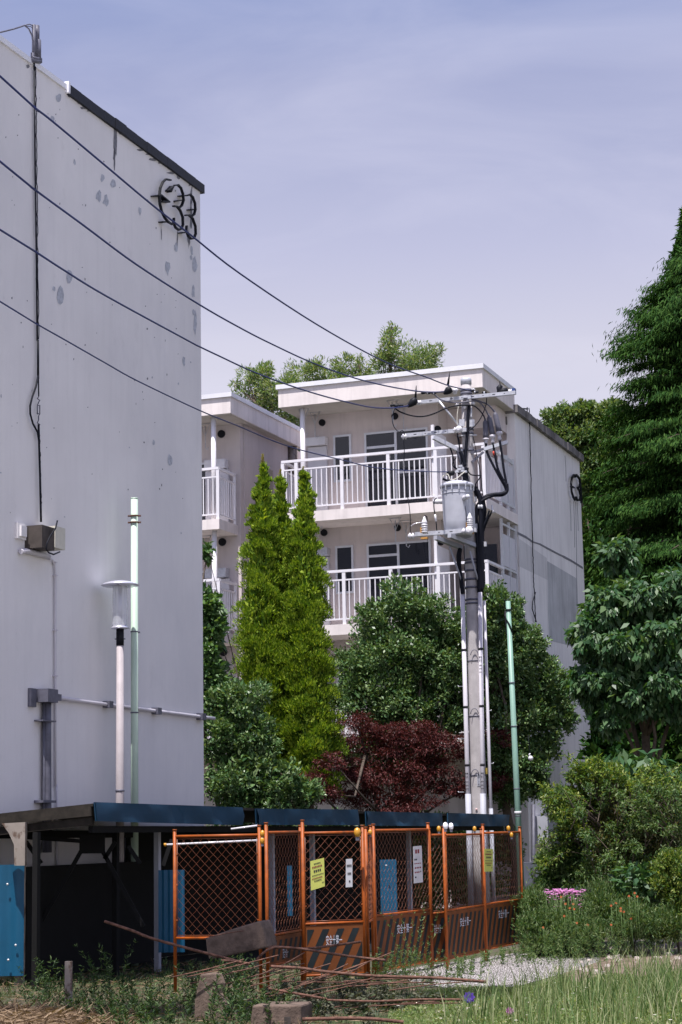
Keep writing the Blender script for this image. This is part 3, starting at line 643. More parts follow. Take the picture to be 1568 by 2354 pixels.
insul(Q(z4(1405, 425), .2), UL_, 1.05, 2)
def dropcover(c, tip, spike=None):
    mb = MB(); c = Q(c, .22); tip = Q(tip, .22); L = np.linalg.norm(tip - c); a = unit(tip - c)
    mb.lathe(c, [(.03, 0), (.075, L * .12), (.085, L * .4), (.055, L * .75), (.018, L)], 12, a)
    if spike is not None: s0, s1 = Q(spike[0], .22), Q(spike[1], .22); mb.tube([s0, (s0 + s1) / 2, s1], [.028, .018, .006], 7)
    return mb.build('insulator_cover', MT['black'], up)
dropcover(z4(182, 520), z4(70, 625), (z4(168, 505), z4(178, 350)))
dropcover(z4(625, 385), z4(530, 460), (z4(582, 340), z4(607, 172)))
mb = MB(); mb.tube([Q(z4(1345, 410), .22), Q(z4(1290, 425), .22), Q(z4(1240, 430), .22), Q(z4(1235, 380), .22), Q(z4(1262, 350), .22)], [.05, .075, .07, .06, .045], 10); mb.tube([Q(z4(1250, 340), .22), Q(z4(1238, 290), .22)], [.012, .004], 5)
mb.build('insulator_cover', MT['black'], up)
mb = MB(); mb.box(Q(z4(1425, 425), .2), U * .035, V * .05, Z * .06); mb.build('arm_clamp', surf('blue_steel', (.04, .07, .2), .2, 8, .4), up)
for X, Y, ax in [(835, 548, Z), (720, 600, UL_), (885, 580, U), (795, 605, -Z), (690, 440, UL_), (885, 410, U)]: insul(Q(z4(X, Y), .16), ax, .75, 2)
for X, Y in [(30, 1010), (690, 925)]: insul(Q(z4(X + 25, Y - 8), .22), UL_ * 1 - V * .25, 1.15, 2)
mb = MB(); mb.lathe(Q(z4(735, 915), .22), [(.05, 0), (.07, .03), (.07, .09), (.03, .12)], 14, -V); mb.build('insulator', MT['cer'], up)
for X, Y in [(150, 968), (835, 905)]: insul(Q(z5(X, Y), .9), UL_ - V * .3, 1.35, 2)
mb = MB(); mb.lathe(Q(z5(865, 905), .92), [(.06, 0), (.085, .03), (.085, .10), (.03, .13)], 14, -V); mb.build('insulator', MT['cer'], up)
# cut-outs standing on the lower arm
for X0, Y0, Yt in [(285, 935, 715), (865, 870, 670)]:
    b0 = Q(z5(X0, Y0), .93); t0 = Q(z5(X0, Yt), .93); H = t0[2] - b0[2]; mb = MB()
    pr = [(.05, 0)]
    for i in range(4): z = .05 * H + i * .13 * H; pr += [(.045, z), (.072, z + .03 * H), (.066, z + .075 * H), (.045, z + .10 * H)]
    pr += [(.06, .60 * H), (.06, .68 * H), (.035, .82 * H), (.012, H)]
    mb.lathe(b0, pr, 14); mb.build('fuse_cutout', MT['cer'], up)
    mb = MB(); mb.box(Q(z5(X0 - 42, Y0 - 45), .92), U * .018, V * .02, Z * .055); mb.box(Q(z5(X0 - 2, Y0 + 60), .93), U * .07, V * .04, Z * .02); mb.build('cutout_bracket', [surf('orange_tag', (.5, .25, .06), .2, 9, .6)], up)
# pothead terminations on the right
for (a, b_), c in zip([(z4(1058, 790), z4(1068, 1020)), (z4(1105, 735), z4(1150, 975)), (z4(1180, 695), z4(1235, 935))], [z4(1068, 1090), z4(1155, 1085), z4(1242, 1050)]):
    p, q = Q(a, .05), Q(b_, .05); mb = MB(); L = np.linalg.norm(q - p); mb.lathe(p, [(.012, -.05), (.022, 0), (.05, .04), (.055, .06), (.058, L * .8), (.062, L)], 12, q - p); t_ = mb.build('cable_termination', MT['grease'], up)
    e = Q(c, .05); mb = MB(); L2 = np.linalg.norm(e - q); mb.lathe(q, [(.05, 0), (.07, L2 * .15), (.072, L2 * .32), (.04, L2 * .45), (.034, L2 * .7), (.045, L2 * .8), (.03, L2)], 12, e - q); mb.build('termination_cap', MT['duct'], t_)
mb = MB(); mb.tube([Q(z4(1168, 1190), .06), Q(z4(1178, 1240), .06)], .034, 8); mb.build('red_tape', MT['red'], up)
mb = MB(); mb.tube([Q(z4(1262, 1200), .06), Q(z4(1270, 1260), .06)], .034, 8); mb.build('white_tape', MT['cer'], up)
def smooth_path(pts, n=6):
    pts = [np.asarray(p, float) for p in pts]; o = []
    for i in range(len(pts) - 1):
        a = pts[max(i - 1, 0)]; b_ = pts[i]; c = pts[i + 1]; d = pts[min(i + 2, len(pts) - 1)]
        for k in range(n):
            t_ = k / n; o.append(.5 * ((2 * b_) + (-a + c) * t_ + (2 * a - 5 * b_ + 4 * c - d) * t_ ** 2 + (-a + 3 * b_ - 3 * c + d) * t_ ** 3))
    return o + [pts[-1]]
def cab(f, pts, r, d, mat='cable', name='cable', n=6):
    mb = MB(); k = len(pts); ds = d if hasattr(d, '__len__') else [d] * k
    mb.tube(smooth_path([Q(f(*p), dd) for p, dd in zip(pts, ds)]), r, n); return mb.build(name, MT[mat], up)
cab(z4, [(1068, 1090), (1075, 1180), (1130, 1310), (1230, 1500), (1310, 1640), (1325, 1720)], .028, .05)
cab(z4, [(1155, 1085), (1185, 1250), (1225, 1430), (1300, 1580), (1335, 1680)], .028, .07)
cab(z4, [(1242, 1050), (1268, 1210), (1295, 1420), (1325, 1580), (1338, 1660)], .028, .09)
cab(z5, [(1300, 270), (1330, 340), (1325, 400), (1260, 430), (1150, 440), (1050, 475), (1010, 560)], .045, [.07, .07, .07, .1, .12, .14, .1])
cab(z5, [(1335, 300), (1338, 390), (1280, 440), (1160, 450), (1060, 490), (960, 560)], .035, [.09, .09, .09, .12, .16, .14])
cab(z5, [(930, 340), (955, 420), (1000, 500), (1020, 600), (1010, 720), (1000, 900), (1010, 1200), (1005, 1690)], .06, .10)
cab(z5, [(945, 370), (990, 470), (990, 640), (1000, 760), (985, 1000), (985, 1690)], .05, .14)
cab(z5, [(1040, 520), (1060, 640), (1050, 740), (1030, 880), (1030, 1280), (1022, 1690)], .03, .06)
cab(z5, [(965, 560), (945, 640), (950, 900), (965, 1250), (980, 1690)], .04, .16)
cab(z5, [(1150, 640), (1100, 740), (1060, 830), (1030, 930)], .022, .06); cab(z5, [(1110, 640), (1080, 740), (1035, 840), (1020, 900)], .022, .10)
mb = MB(); mb.tube([Q(z5(1142, 568), .05), Q(z5(1150, 630), .05), Q(z5(1160, 668), .05)], [.014, .02, .045], 8); mb.build('terminal_clip', MT['cer'], up)
mb = MB(); 
for X in (975, 1010): mb.tube([Q(z5(X, 570), .17), Q(z5(X, 615), .17)], .032, 8)
mb.build('connector_caps', MT['galv'], up)
cab(z5, [(735, 1120), (712, 1220), (720, 1360), (745, 1500), (765, 1705)], .042, .15)
cab(z5, [(748, 1130), (735, 1250), (742, 1400), (770, 1600), (775, 1705)], .03, .18)
cab(z4, [(400, 455), (500, 535), (640, 565), (780, 565), (900, 545), (980, 560), (1050, 640), (1100, 735)], .016, .2, 'grease')
cab(z4, [(1060, 450), (1030, 490), (960, 510), (880, 505), (780, 512)], .016, .2, 'grease')
cab(z4, [(780, 512), (900, 525), (1000, 555), (1100, 600), (1178, 690)], .016, .2, 'grease')
cab(z4, [(-95, 640), (-20, 690), (120, 735), (260, 745), (400, 710), (560, 640), (700, 605), (790, 602), (900, 605), (980, 660), (1040, 740), (1057, 795)], .016, .2)
cab(z4, [(1070, 450), (1075, 560), (1040, 680), (980, 800), (900, 890), (830, 940)], .011, .22)
cab(z4, [(855, 600), (840, 700), (835, 800), (830, 960), (810, 1180), (800, 1330)], .036, .15); cab(z4, [(700, 1150), (735, 1260), (770, 1360), (800, 1440)], .05, .16, 'grease'); cab(z4, [(735, 1190), (775, 1280), (800, 1380)], .04, .2)
cab(z4, [(700, 960), (725, 1100), (745, 1250), (760, 1370)], .018, .2); cab(z4, [(900, 990), (930, 1130), (960, 1290), (990, 1420), (1010, 1600), (1035, 1780)], .009, .1)
cab(z4, [(600, 1120), (640, 1230), (655, 1330), (680, 1400), (740, 1430)], .016, .2); cab(z4, [(690, 1270), (650, 1320), (640, 1360), (665, 1400), (720, 1430)], .011, .2)
cab(z4, [(830, 1430), (880, 1490), (990, 1500), (995, 1520), (940, 1600), (930, 1660)], .014, .2); cab(z4, [(700, 1460), (760, 1500), (830, 1560), (860, 1600)], .014, .25)
cab(z4, [(760, 1370), (790, 1480), (800, 1560)], .05, .2); cab(z4, [(830, 1400), (820, 1500), (835, 1580)], .035, .2)
mb = MB()
for X, Y in [(745, 1380), (765, 1408), (730, 1420), (700, 1450), (765, 1440), (800, 1450)]: mb.box(Q(z4(X, Y), .27), U * .04, V * .03, Z * .022)
mb.build('line_clamps', MT['galv'], up)
mb = MB(); mb.lathe(Q(z4(670, 1462), .25), [(.01, 0), (.05, .03), (.06, .12), (.03, .19), (.01, .2)], 12, UL_ - Z * .1); mb.build('wire_clamp_cover', MT['black'], up)
cab(z4, [(515, 1525), (530, 1500), (580, 1485), (620, 1560), (700, 1530), (760, 1480), (800, 1450)], .012, .45, 'cream'); cab(z4, [(515, 1540), (560, 1560), (620, 1575), (655, 1610)], .026, .45)
cab(z5, [(438, 478), (405, 520), (405, 620), (425, 730), (440, 895)], .013, .5); cab(z5, [(800, 440), (850, 560), (880, 690)], .013, .62)
mb = MB(); mb.tube([Q(z5(417, 690), .5), Q(z5(432, 780), .5)], .022, 8); mb.build('line_fuse', MT['cer'], up)
cab(z5, [(770, 180), (775, 300), (790, 450), (810, 650), (825, 820), (870, 890)], .010, .75)
cab(z4, [(15, 1040), (25, 1200), (20, 1420), (60, 1720), (95, 1960), (105, 2180), (100, 2230)], .009, .3)
cab(z4, [(-95, 640), (-130, 760), (-110, 870), (-50, 940), (0, 925), (20, 960)][:6], .009, .3)
cab(z5, [(110, 840), (150, 810), (220, 795), (270, 790)], .009, .46, 'cer'); cab(z5, [(285, 700), (310, 720), (315, 770), (290, 800)], .012, .5)
cab(z5, [(275, 1040), (285, 1150), (300, 1270)], .006, .45); cab(z5, [(320, 1000), (320, 1130), (305, 1270)], .006, .45)
cab(z4, [(715, 620), (700, 740), (700, 860)], .009, .2, 'cream'); cab(z4, [(880, 640), (880, 760)], .02, .14, 'galv')
mb = MB()
for X, Y in [(760, 825), (885, 830)]:
    mb.box(Q(z4(X, Y), .16), U * .06, V * .01, Z * .075)
for X, Y in [(760, 990), (905, 985)]: mb.tube([Q(z4(X - 45, Y), .16), Q(z4(X + 45, Y), .16)], .014, 6)
mb.build('arm_brackets', MT['galv'], up)
# transformer hung in front of the pole
tcx = Q(z5(708, 650), .48); zt_, zb_ = Q(z5(708, 335), .48)[2], Q(z5(708, 975), .48)[2]; R = .325; mb = MB(); c0 = np.array([tcx[0], tcx[1], 0]); H = zt_ - zb_
mb.lathe(c0 + Z * zb_, [(.27, 0), (R - .035, .015), (R - .02, H * .3), (R - .01, H * .62), (R - .004, H * .86), (R - .001, H * .9), (R - .001, H)], 36); tr = mb.build('transformer', MT['trans'], up)
mb = MB(); mb.lathe(c0 + Z * (zt_), [(R, -.03), (R + .028, -.025), (R + .028, .018), (R + .01, .05), (.2, .10), (.001, .115)], 36)
mb.lathe(c0 + Z * (zt_ - .17), [(R + .001, 0), (R + .006, .008), (R + .001, .016)], 36); mb.build('lid', MT['trans'], tr)
mb = MB()
for a in range(200, 345, 24): d = np.array([math.cos(math.radians(a)), math.sin(math.radians(a)), 0]); mb.box(c0 + d * (R + .02) + Z * (zt_ - .05), np.cross(d, Z) * .012, d * .012, Z * .06)
mb.build('lid_clamp', MT['galv'], tr)
for a in (168, 292): d = np.array([math.cos(math.radians(a)), math.sin(math.radians(a)), 0.02]); mb = MB(); mb.lathe(c0 + d * R * .95 + Z * (zt_ - .30), [(.05, 0), (.055, .06), (.04, .07), (.055, .09), (.05, .13), (.045, .2), (.01, .21)], 12, d); mb.build('bushing', MT['cer'], tr)
mb = MB(); mb.beam(Q(z5(883, 505), .25), Q(z5(895, 870), .25), .05, .06); mb.beam(Q(z5(907, 540), .22), Q(z5(915, 870), .22), .015, .05); mb.build('hanger_bracket', MT['galv'], up)
mb = MB()
for X, Y in [(935, 495), (940, 840), (1060, 1068)]: mb.box(Q(z5(X, Y), .2), U * .025, V * .02, Z * .05)
mb.build('hanger_plates', MT['galv'], up)
# cable ducts
def duct(a, b_, r, d, sleeve=None):
    mb = MB(); p, q = Q(a, d), Q(b_, d); dr = q - p; e = p + dr * (p[2] / (p[2] - q[2])) if abs(dr[2]) > 1e-6 else q
    mb.tube([p, e], r, 14); o = mb.build('cable_duct', MT['duct'], up); rings = MB()
    if sleeve is not None: s0 = p + dr * ((p[2] - sleeve) / (p[2] - q[2])); m2 = MB(); m2.tube([s0, e], r * 1.28, 14); m2.build('sleeve', MT['sleeve'], o)
    return o, p, q
ds = []
for a, b_, r, d, sl_ in [(zE(490, 290), zE(545, 2280), .046, .13, 2.5), (zE(650, 272), zE(680, 2270), .046, .16, 2.5), (zE(688, 350), zE(752, 2290), .034, .02, 2.2)]:
    ds.append(duct(a, b_, r, d, sl_))
def ring_marks(o, p, q, r, ys):
    mb = MB()
    for Y in ys:
        z = Q(zE(600, Y), .14)[2]; t_ = (p[2] - z) / (p[2] - q[2]); c = p + (q - p) * t_; mb.tube([c, c - Z * .045], r + .004, 14)
        for s_ in (-.016, .016):
            if Y in (785, 1850): c2 = c - Z * .19 - V * (r + .002) + U * s_; mb.box(c2, U * .011, V * .0035, Z * .011); mb.box(c2 - Z * .07, U * .006, V * .0035, Z * .02)
        if Y in (785, 1850):
            for k in (.36, .43, .5):
                for s_ in (-.022, 0, .022): mb.box(c - Z * k - V * (r + .0015) + U * s_, U * .006, V * .003, Z * .009)
    mb.build('duct_markings', MT['ink'], o)
ring_marks(*ds[0], .046, (790, 1315, 1850)); ring_marks(*ds[1], .046, (785, 1310, 1850))
mb = MB()
for Y in (350, 1665, 1410): z = Q(zE(600, Y), .2)[2]
for Y in (345, 905, 1415, 1960): z = Q(zE(600, Y), .1)[2]; mb.lathe((PX, PY, z), [(prad(z) + .008, 0), (prad(z) + .012, .01), (prad(z) + .008, .02)], 20)
for X0, Y in [(600, 800), (600, 1340), (606, 1900)]:
    pts = [Q(zE(X0 + 36 * math.cos(t_), Y + 60 - 60 * math.sin(t_)), .185 + .0 * t_) for t_ in np.linspace(.15, math.pi - .15, 9)]; mb.tube(pts, .008, 5)
mb.build('tie_wire', MT['grease'], up)
mb = MB(); z0_ = Q(zE(612, 1940), .2); z1_ = Q(zE(612, 2055), .2); c = (z0_ + z1_) / 2; rr_ = prad(c[2]); mb.box((PX - .0, PY - rr_ - .004, c[2]), np.array([.03, 0, 0]), np.array([0, .003, 0]), Z * (z0_[2] - z1_[2]) / 2); pl = mb.build('number_plate', MT['sleeve'], up)
def text(body, size, org, xd, yd, mat, name, parent, depth=.002, align='CENTER'):
    cu = bpy.data.curves.new('txt', 'FONT'); cu.body = body; cu.size = 1; cu.align_x = align; cu.align_y = 'CENTER'; cu.resolution_u = 3
    ob = bpy.data.objects.new('txt', cu); COL.objects.link(ob); bpy.context.view_layer.update()
    me = bpy.data.meshes.new_from_object(ob.evaluated_get(bpy.context.evaluated_depsgraph_get())); bpy.data.objects.remove(ob); bpy.data.curves.remove(cu)
    xd = np.asarray(xd, float); yd = np.asarray(yd, float); mb = MB()
    mb.add([np.asarray(org) + (xd * v.co.x + yd * v.co.y) * size for v in me.vertices], [tuple(p.vertices) for p in me.polygons]); return mb.build(name, mat, parent)
X_ = np.array([1., 0, 0])
for i, ch in enumerate('日野17右5'): text(ch, .045, (PX, PY - rr_ - .009, z0_[2] - .03 - i * .047), X_, Z, MT['ink'], 'plate_text', pl) if i < 5 else None
mb = MB(); mb.lathe(Q(zE(618, 2268), .17), [(.025, 0), (.024, .006), (.001, .007)], 14, -V); mb.build('round_seal', surf('pink_seal', (.6, .42, .42), .05, 9, .6), up)
mb = MB(); mb.box(Q(zE(707, 1915), .1), U * .03, V * .02, Z * .062); mb.build('yellow_tag', surf('ochre', (.45, .33, .08), .15, 9, .6), up)
mb = MB()
for X, Y, s_ in [(700, 1363, 1), (720, 1848, 1), (505, 1137, -1), (505, 1620, -1), (505, 2110, -1)]:
    p = Q(zE(X, Y), -.02); mb.tube([p, p + U * .12 * s_, p + U * .13 * s_ + Z * .02], .009, 6)
mb.build('step_bolt', MT['galv'], up)

# ------------------------------------------------------------------ overhead lines
def line(pts, D0, D1, r, label, grp='overhead power lines'):
    a = P(*pts[-1], D1); b_ = P(*pts[0], D0); h = unit([b_[0] - a[0], b_[1] - a[1], 0]); n = np.array([-h[1], h[0], 0]); w3 = []
    for x, y in pts: r_ = ray(x, y); w3.append(CO + r_ * (((a - CO) @ n) / (r_ @ n)))
    # continue beyond the frame
    e = w3[0] + (w3[0] - w3[1]) / np.linalg.norm(w3[0] - w3[1]) * 9; w3 = [e] + w3
    mb = MB(); mb.tube(smooth_path(w3, 5), r, 6); return tag(mb.build('power_line', MT['navywire']), label, 'power line', grp)
MT['navywire'] = surf('blue_black_wire', (.010, .018, .10), .1, 9, .45, spec=.4)
W1 = [(0, 175), (75, 243), (122, 280), (245, 383), (350, 471), (437, 539), (549, 627), (727, 745), (879, 829), (980, 867), (1033, 887), (1083, 898)]
W2_ = [(0, 371), (75, 432), (192, 518), (315, 609), (458, 700), (549, 752), (623, 790), (728, 838), (840, 876), (956, 899), (1020, 901)]
W3_ = [(0, 528), (79, 577), (150, 623), (245, 681), (434, 784), (459, 797), (501, 817), (588, 857), (693, 895), (780, 920), (851, 936), (900, 938), (939, 933)]
W4_ = [(0, 693), (80, 742), (154, 784), (245, 836), (315, 875), (458, 943), (549, 980), (627, 1013), (690, 1034), (781, 1056), (868, 1076), (980, 1084), (1030, 1084.5)]
line(W1, 20.5, 38.75, .0135, 'topmost of the four dark wires crossing the sky to the pole top')
line(W2_, 20.5, 38.75, .0135, 'second wire from the top, ending at the middle black insulator cover')
line(W3_, 20.5, 38.75, .0135, 'third wire from the top, ending at the leftmost black insulator cover')
line(W4_, 20.5, 38.75, .010, 'lowest thin wire, crossing the top balcony railing to the transformer')
mb = MB()
for X, Y in [(265, 445), (330, 447), (398, 447), (-80, 610), (-130, 605), (-20, 607), (940, 435), (890, 415), (1045, 440)]:
    c = Q(z4(X, Y), .24); mb.tube([c - U * .05, c - U * .02, c + U * .04, c + U * .06], [.012, .03, .026, .01], 8)
mb.build('wire_joints', MT['black'], up)
mb = MB()
for X, Y in [(320, 447), (398, 447), (1045, 440), (925, 433)]: c = Q(z4(X, Y), .27); mb.tube([c - Z * .02, c + Z * .02], .014, 8)
mb.build('wire_joint_bolts', MT['galv'], up)

# ------------------------------------------------------------------ lamp and green poles
def cyl_obj(name, pts, r, mat, parent, n=16): mb = MB(); mb.tube(pts, r, n); return mb.build(name, mat, parent)
DL = 26.6; lp = P(276, 1500, DL); lr = root('street_lamp', 'grey garden lamp post with wide metal cap and clear tube shade', 'street lamp', (lp[0], lp[1], 0))
def LZ(y): return P(276, y, DL)[2]
lx = lambda z: np.array([lp[0], lp[1], z]); kk = DL / F
cyl_obj('post', [lx(0), lx(LZ(1848)), lx(LZ(1482))], [.058, .058, .049], MT['lpole'], lr)
cyl_obj('collar', [lx(LZ(1484)), lx(LZ(1446))], 8.9 * kk, MT['black'], lr)
mb = MB(); mb.lathe(lx(LZ(1446)), [(.03, 0), (21 * kk, .005), (21 * kk, .02), (17 * kk, .035), (16 * kk, .05), (.001, .05)], 24); mb.build('lamp_base', MT['lampm'], lr)
zb0, zb1 = LZ(1438), LZ(1346); mb = MB(); mb.tube([lx(zb0), lx(zb1)], 18 * kk, 24, cap=False); mb.build('lamp_shade', MT['clear'], lr)
mb = MB()
for a in range(20, 380, 60): mb.tube([lx(zb0) + np.array([math.cos(math.radians(a)), math.sin(math.radians(a)), 0]) * 14.5 * kk, lx(zb1) + np.array([math.cos(math.radians(a)), math.sin(math.radians(a)), 0]) * 14.5 * kk], .006, 6)
mb.tube([lx(zb0), lx(zb1)], .022, 8); mb.build('lamp_rods', MT['lampm'], lr)
mb = MB(); mb.lathe(lx(LZ(1348)), [(.001, .01), (18 * kk, .0), (42 * kk, .005), (44.5 * kk, .016), (38 * kk, .04), (24 * kk, .066), (10 * kk, .082), (.001, .086)], 36); mb.build('lamp_cap', MT['lampm'], lr)
mb = MB()
for y in (1820, ): mb.lathe(lx(LZ(y)), [(.060, 0), (.066, .01), (.060, .03)], 16)
mb.tube([lx(LZ(1469)) - X_ * .075, lx(LZ(1469)) + X_ * .075], .008, 6); mb.build('pole_clamp', MT['grease'], lr)
DG = 27.1; gp = P(309, 1145, DG); gr = root('pale_green_pole', 'pale mint green steel pole with two rusty clamps beside the lamp', 'pole', (gp[0], gp[1], 0)); kg = DG / F
GZ = lambda y: P(310, y, DG)[2]; gx = lambda z: np.array([gp[0], gp[1], z])
cyl_obj('post', [gx(0), gx(GZ(1147))], [.056, .051], MT['lgreen'], gr); cyl_obj('post_cap', [gx(GZ(1147)), gx(GZ(1144.5))], .053, MT['lgreen'], gr)
for y in (1186, 1201):
    mb = MB(); mb.lathe(gx(GZ(y)), [(.055, -.012), (.066, -.01), (.066, .01), (.055, .012)], 16)
    for s_ in (-1, 1): mb.tube([gx(GZ(y)) + X_ * s_ * .06, gx(GZ(y)) + X_ * s_ * .095], .013, 6); mb.tube([gx(GZ(y)) + X_ * s_ * .08 - np.array([0, .03, 0]), gx(GZ(y)) + X_ * s_ * .08 + np.array([0, .03, 0])], .01, 6)
    mb.build('pole_clamp', MT['rust'], gr)
mb = MB(); mb.lathe(gx(GZ(1454)), [(.055, 0), (.06, .01), (.055, .02)], 14); mb.box(gx(GZ(1454)) + X_ * .06, X_ * .02, np.array([0, .01, 0]), Z * .012); mb.lathe(gx(GZ(1640)), [(.056, 0), (.061, .01), (.056, .02)], 14); mb.build('band', MT['grease'], gr)
D2 = 29.0; a = P(1168, 1382, D2); b2 = P(1205, 2175, D2); b2[2] = 0; rgp = root('green_pole', 'leaning weathered green steel pole right of the utility pole', 'pole', (b2[0], b2[1], 0))
def gl(y): z = P(1190, y, D2)[2]; t_ = (a[2] - z) / (a[2]); return a + (b2 - a) * t_
cyl_obj('post', [b2, a], [.052, .036], MT['green'], rgp, 18)
for y in (1568, 1668, 1812, 1875): mb = MB(); mb.tube([gl(y), gl(y + 2.5)], .048, 14); mb.build('band', MT['grease'], rgp)
mb = MB(); mb.tube([gl(1865), gl(1872)], .053, 14); mb.build('white_label', MT['wsign'], rgp)
mb = MB(); mb.tube([gl(1397) - X_ * .05, gl(1399) + X_ * .055], .014, 6); mb.tube([gl(1400), gl(1404)], .045, 12); mb.tube([gl(1412) - X_ * .055, gl(1420) - X_ * .05, gl(1436) - X_ * .0 - np.array([0, .05, 0]), gl(1455) + X_ * .045 - np.array([0, .03, 0])], .012, 6); mb.tube([gl(1404) - X_ * .05, gl(1460) - X_ * .05], .012, 6)
mb.build('cable_clamp', MT['black'], rgp)

# ------------------------------------------------------------------ bicycle shelter
S0 = np.array([-3.03, 23.3, 0]); S1 = np.array([3.30, 38.0, 0]); SD = unit(S1 - S0); SN = np.array([-SD[1], SD[0], 0])   # SN points back-left
def sh(px, D=None):
    """distance along the shelter front where picture column px falls"""
    m_ = (px - W2) / F * 1.0; r = ray(px, 1905); n_ = np.array([r[1], -r[0], 0]); return ((CO - S0) @ n_) / (SD @ n_)
def SP(px, z=None, y=None):
    r = ray(px, y if y is not None else 1905); n_ = SN; p = CO + r * (((S0 - CO) @ n_) / (r @ n_)); return p if z is None else np.array([p[0], p[1], z])
sr = root('bicycle_shelter', 'low bicycle shelter with navy roof fascia and blue corrugated panels behind orange barriers', 'shelter', S0)
segs = [((218, 1844), (555.5, 1856), (557.5, 1897), (222, 1888)), ((588.5, 1859), (821, 1861), (825.5, 1897), (590, 1896)), ((841, 1865), (1016.5, 1869.4), (1018, 1899.4), (842.5, 1898)), ((1030, 1868.8), (1171, 1873), (1169, 1899.4), (1030, 1899.2))]
for i, sg in enumerate(segs):
    q = [SP(x, y=y) for x, y in sg]; nx_ = 24
    mb = MB(); g = np.random.default_rng(i + 3); top = [q[0] + (q[1] - q[0]) * t_ for t_ in np.linspace(0, 1, nx_)]; bot = [q[3] + (q[2] - q[3]) * t_ for t_ in np.linspace(0, 1, nx_)]
    rows = []
    for k, f_ in enumerate((0, .5, 1)):
        rows.append([top[j] + (bot[j] - top[j]) * f_ - SN * (.012 + (.02 * math.sin(j * .9 + i) * (f_ == .5) + .012 * g.normal() * (f_ > 0))) for j in range(nx_)])
    vs = [p for rw in rows for p in rw]; fs = [(k * nx_ + j, k * nx_ + j + 1, (k + 1) * nx_ + j + 1, (k + 1) * nx_ + j) for k in range(2) for j in range(nx_ - 1)]
    mb.add(vs, fs, 0, True); mb.prism([top[0], top[-1], bot[-1], bot[0]], SN * .02); mb.build('fascia', MT['navy'], sr)
za, zb2 = S0[2], None
ztl = SP(218, y=1844)[2]; ztr = SP(1171, y=1873)[2]; back = 1.75
e0 = SP(218); e1 = SP(1171)
mb = MB(); g0 = np.array([e0[0], e0[1], ztl - .015]); g1 = np.array([e1[0], e1[1], ztr - .015]); dn = -Z * .12
mb.prism([g0 + SN * .03, g1 + SN * .03, g1 + SN * back + dn, g0 + SN * back + dn], -Z * .035); mb.build('roof_deck', MT['rustbeam'], sr)
mb = MB(); mb.beam(g0 + SN * .05 - Z * .09, g0 + SN * (back - .02) - Z * .20, .03, .12); mb.beam(g0 + SN * .06 - Z * .21 + SD * .05, g0 + SN * back * .97 - Z * .33 + SD * .05, .05, .10)
mb.build('gable_board', MT['rustbeam'], sr)
L = np.linalg.norm((g1 - g0)[:2])
def sp3(s_, back_, z): return np.array([g0[0], g0[1], 0]) + SD * s_ + SN * back_ + Z * z
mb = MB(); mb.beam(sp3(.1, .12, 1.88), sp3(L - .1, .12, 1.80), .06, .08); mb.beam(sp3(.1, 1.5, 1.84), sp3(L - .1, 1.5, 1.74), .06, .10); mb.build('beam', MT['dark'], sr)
# flared left post
s_l = 0
pp = P(33, 1925, 23.5); mb = MB(); mb.box((P(46, 1925, 23.9)[0], 23.95, .9), X_ * .06, np.array([0, .05, 0]), Z * .9)
mb.prism([P(4, 1893, 23.4), P(58, 1890, 23.4), P(57, 1990, 23.4), P(33, 1990, 23.4), P(32, 1942, 23.4), P(20, 1915, 23.4)], np.array([0, .15, 0]))
mb.build('flared_post', MT['peel'], sr)
for px in (175, 352, 445, 700, 790, 925, 1005):
    s_ = sh(px) ; q = sp3(s_ - sh(218), .55, 0); mb = MB(); mb.box(q + Z * .93, SD * .035, SN * .035, Z * .93); mb.build('post', MT['dark'] if px in (175, 352) else MT['sleeve'], sr)
mb = MB()
for a, b_ in [((190, 1950), (95, 2120)), ((232, 1950), (330, 2130)), ((205, 1935), (60, 1925)), ((265, 1935), (240, 1975)), ((295, 1945), (322, 1985)), ((375, 1990), (395, 1930)), ((60, 1935), (95, 1985))]:
    D = 24.4; mb.beam(P(*a, D), P(*b_, D), .05, .05, up=np.array([0, 1., 0]))
mb.box(P(212, 1940, 24.4), X_ * .16, np.array([0, .03, 0]), Z * .12); mb.build('truss_brace', MT['dark'], sr)
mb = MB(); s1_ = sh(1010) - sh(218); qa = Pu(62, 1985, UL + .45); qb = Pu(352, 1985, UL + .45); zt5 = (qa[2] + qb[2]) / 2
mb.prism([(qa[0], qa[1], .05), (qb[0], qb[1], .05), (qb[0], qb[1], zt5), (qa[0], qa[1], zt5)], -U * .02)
mb.prism([(qb[0], qb[1], .05), sp3(s1_ * .30, 1.55, .05), sp3(s1_ * .30, 1.55, zt5), (qb[0], qb[1], zt5)], SN * .02); mb.build('back_shade_panel', MT['dark'], sr)
mb = MB(); mb.prism([sp3(s1_ * .30, 1.6, .05), sp3(L * .93, 1.6, .05), sp3(L * .93, 1.6, 1.78), sp3(s1_ * .30, 1.6, 1.78)], SN * .02); mb.build('back_shade_panel', MT['dark'], sr)  # dark sheet raised to stand in for the shade behind the barriers
def corr(name, x0, x1, yt, yb, D, mat, pitch=.076, amp=.012, back_=0):
    p, q = P(x0, yt, D), P(x1, yt, D); zt2 = (p[2] + q[2]) / 2; zb3 = max(P(x0, yb, D)[2], .02); wdt = np.linalg.norm((q - p)[:2]); n = max(4, int(wdt / pitch * 6)); d = unit([q[0] - p[0], q[1] - p[1], 0]); nn = np.array([-d[1], d[0], 0])
    vs = []
    for i in range(n + 1):
        c = p + d * wdt * i / n - nn * amp * math.cos(2 * math.pi * i / 6); vs += [(c[0], c[1], zb3), (c[0], c[1], zt2)]
    mb = MB(); mb.add(vs, [(2 * i, 2 * i + 2, 2 * i + 3, 2 * i + 1) for i in range(n)], 0, True); return mb.build(name, mat, sr)
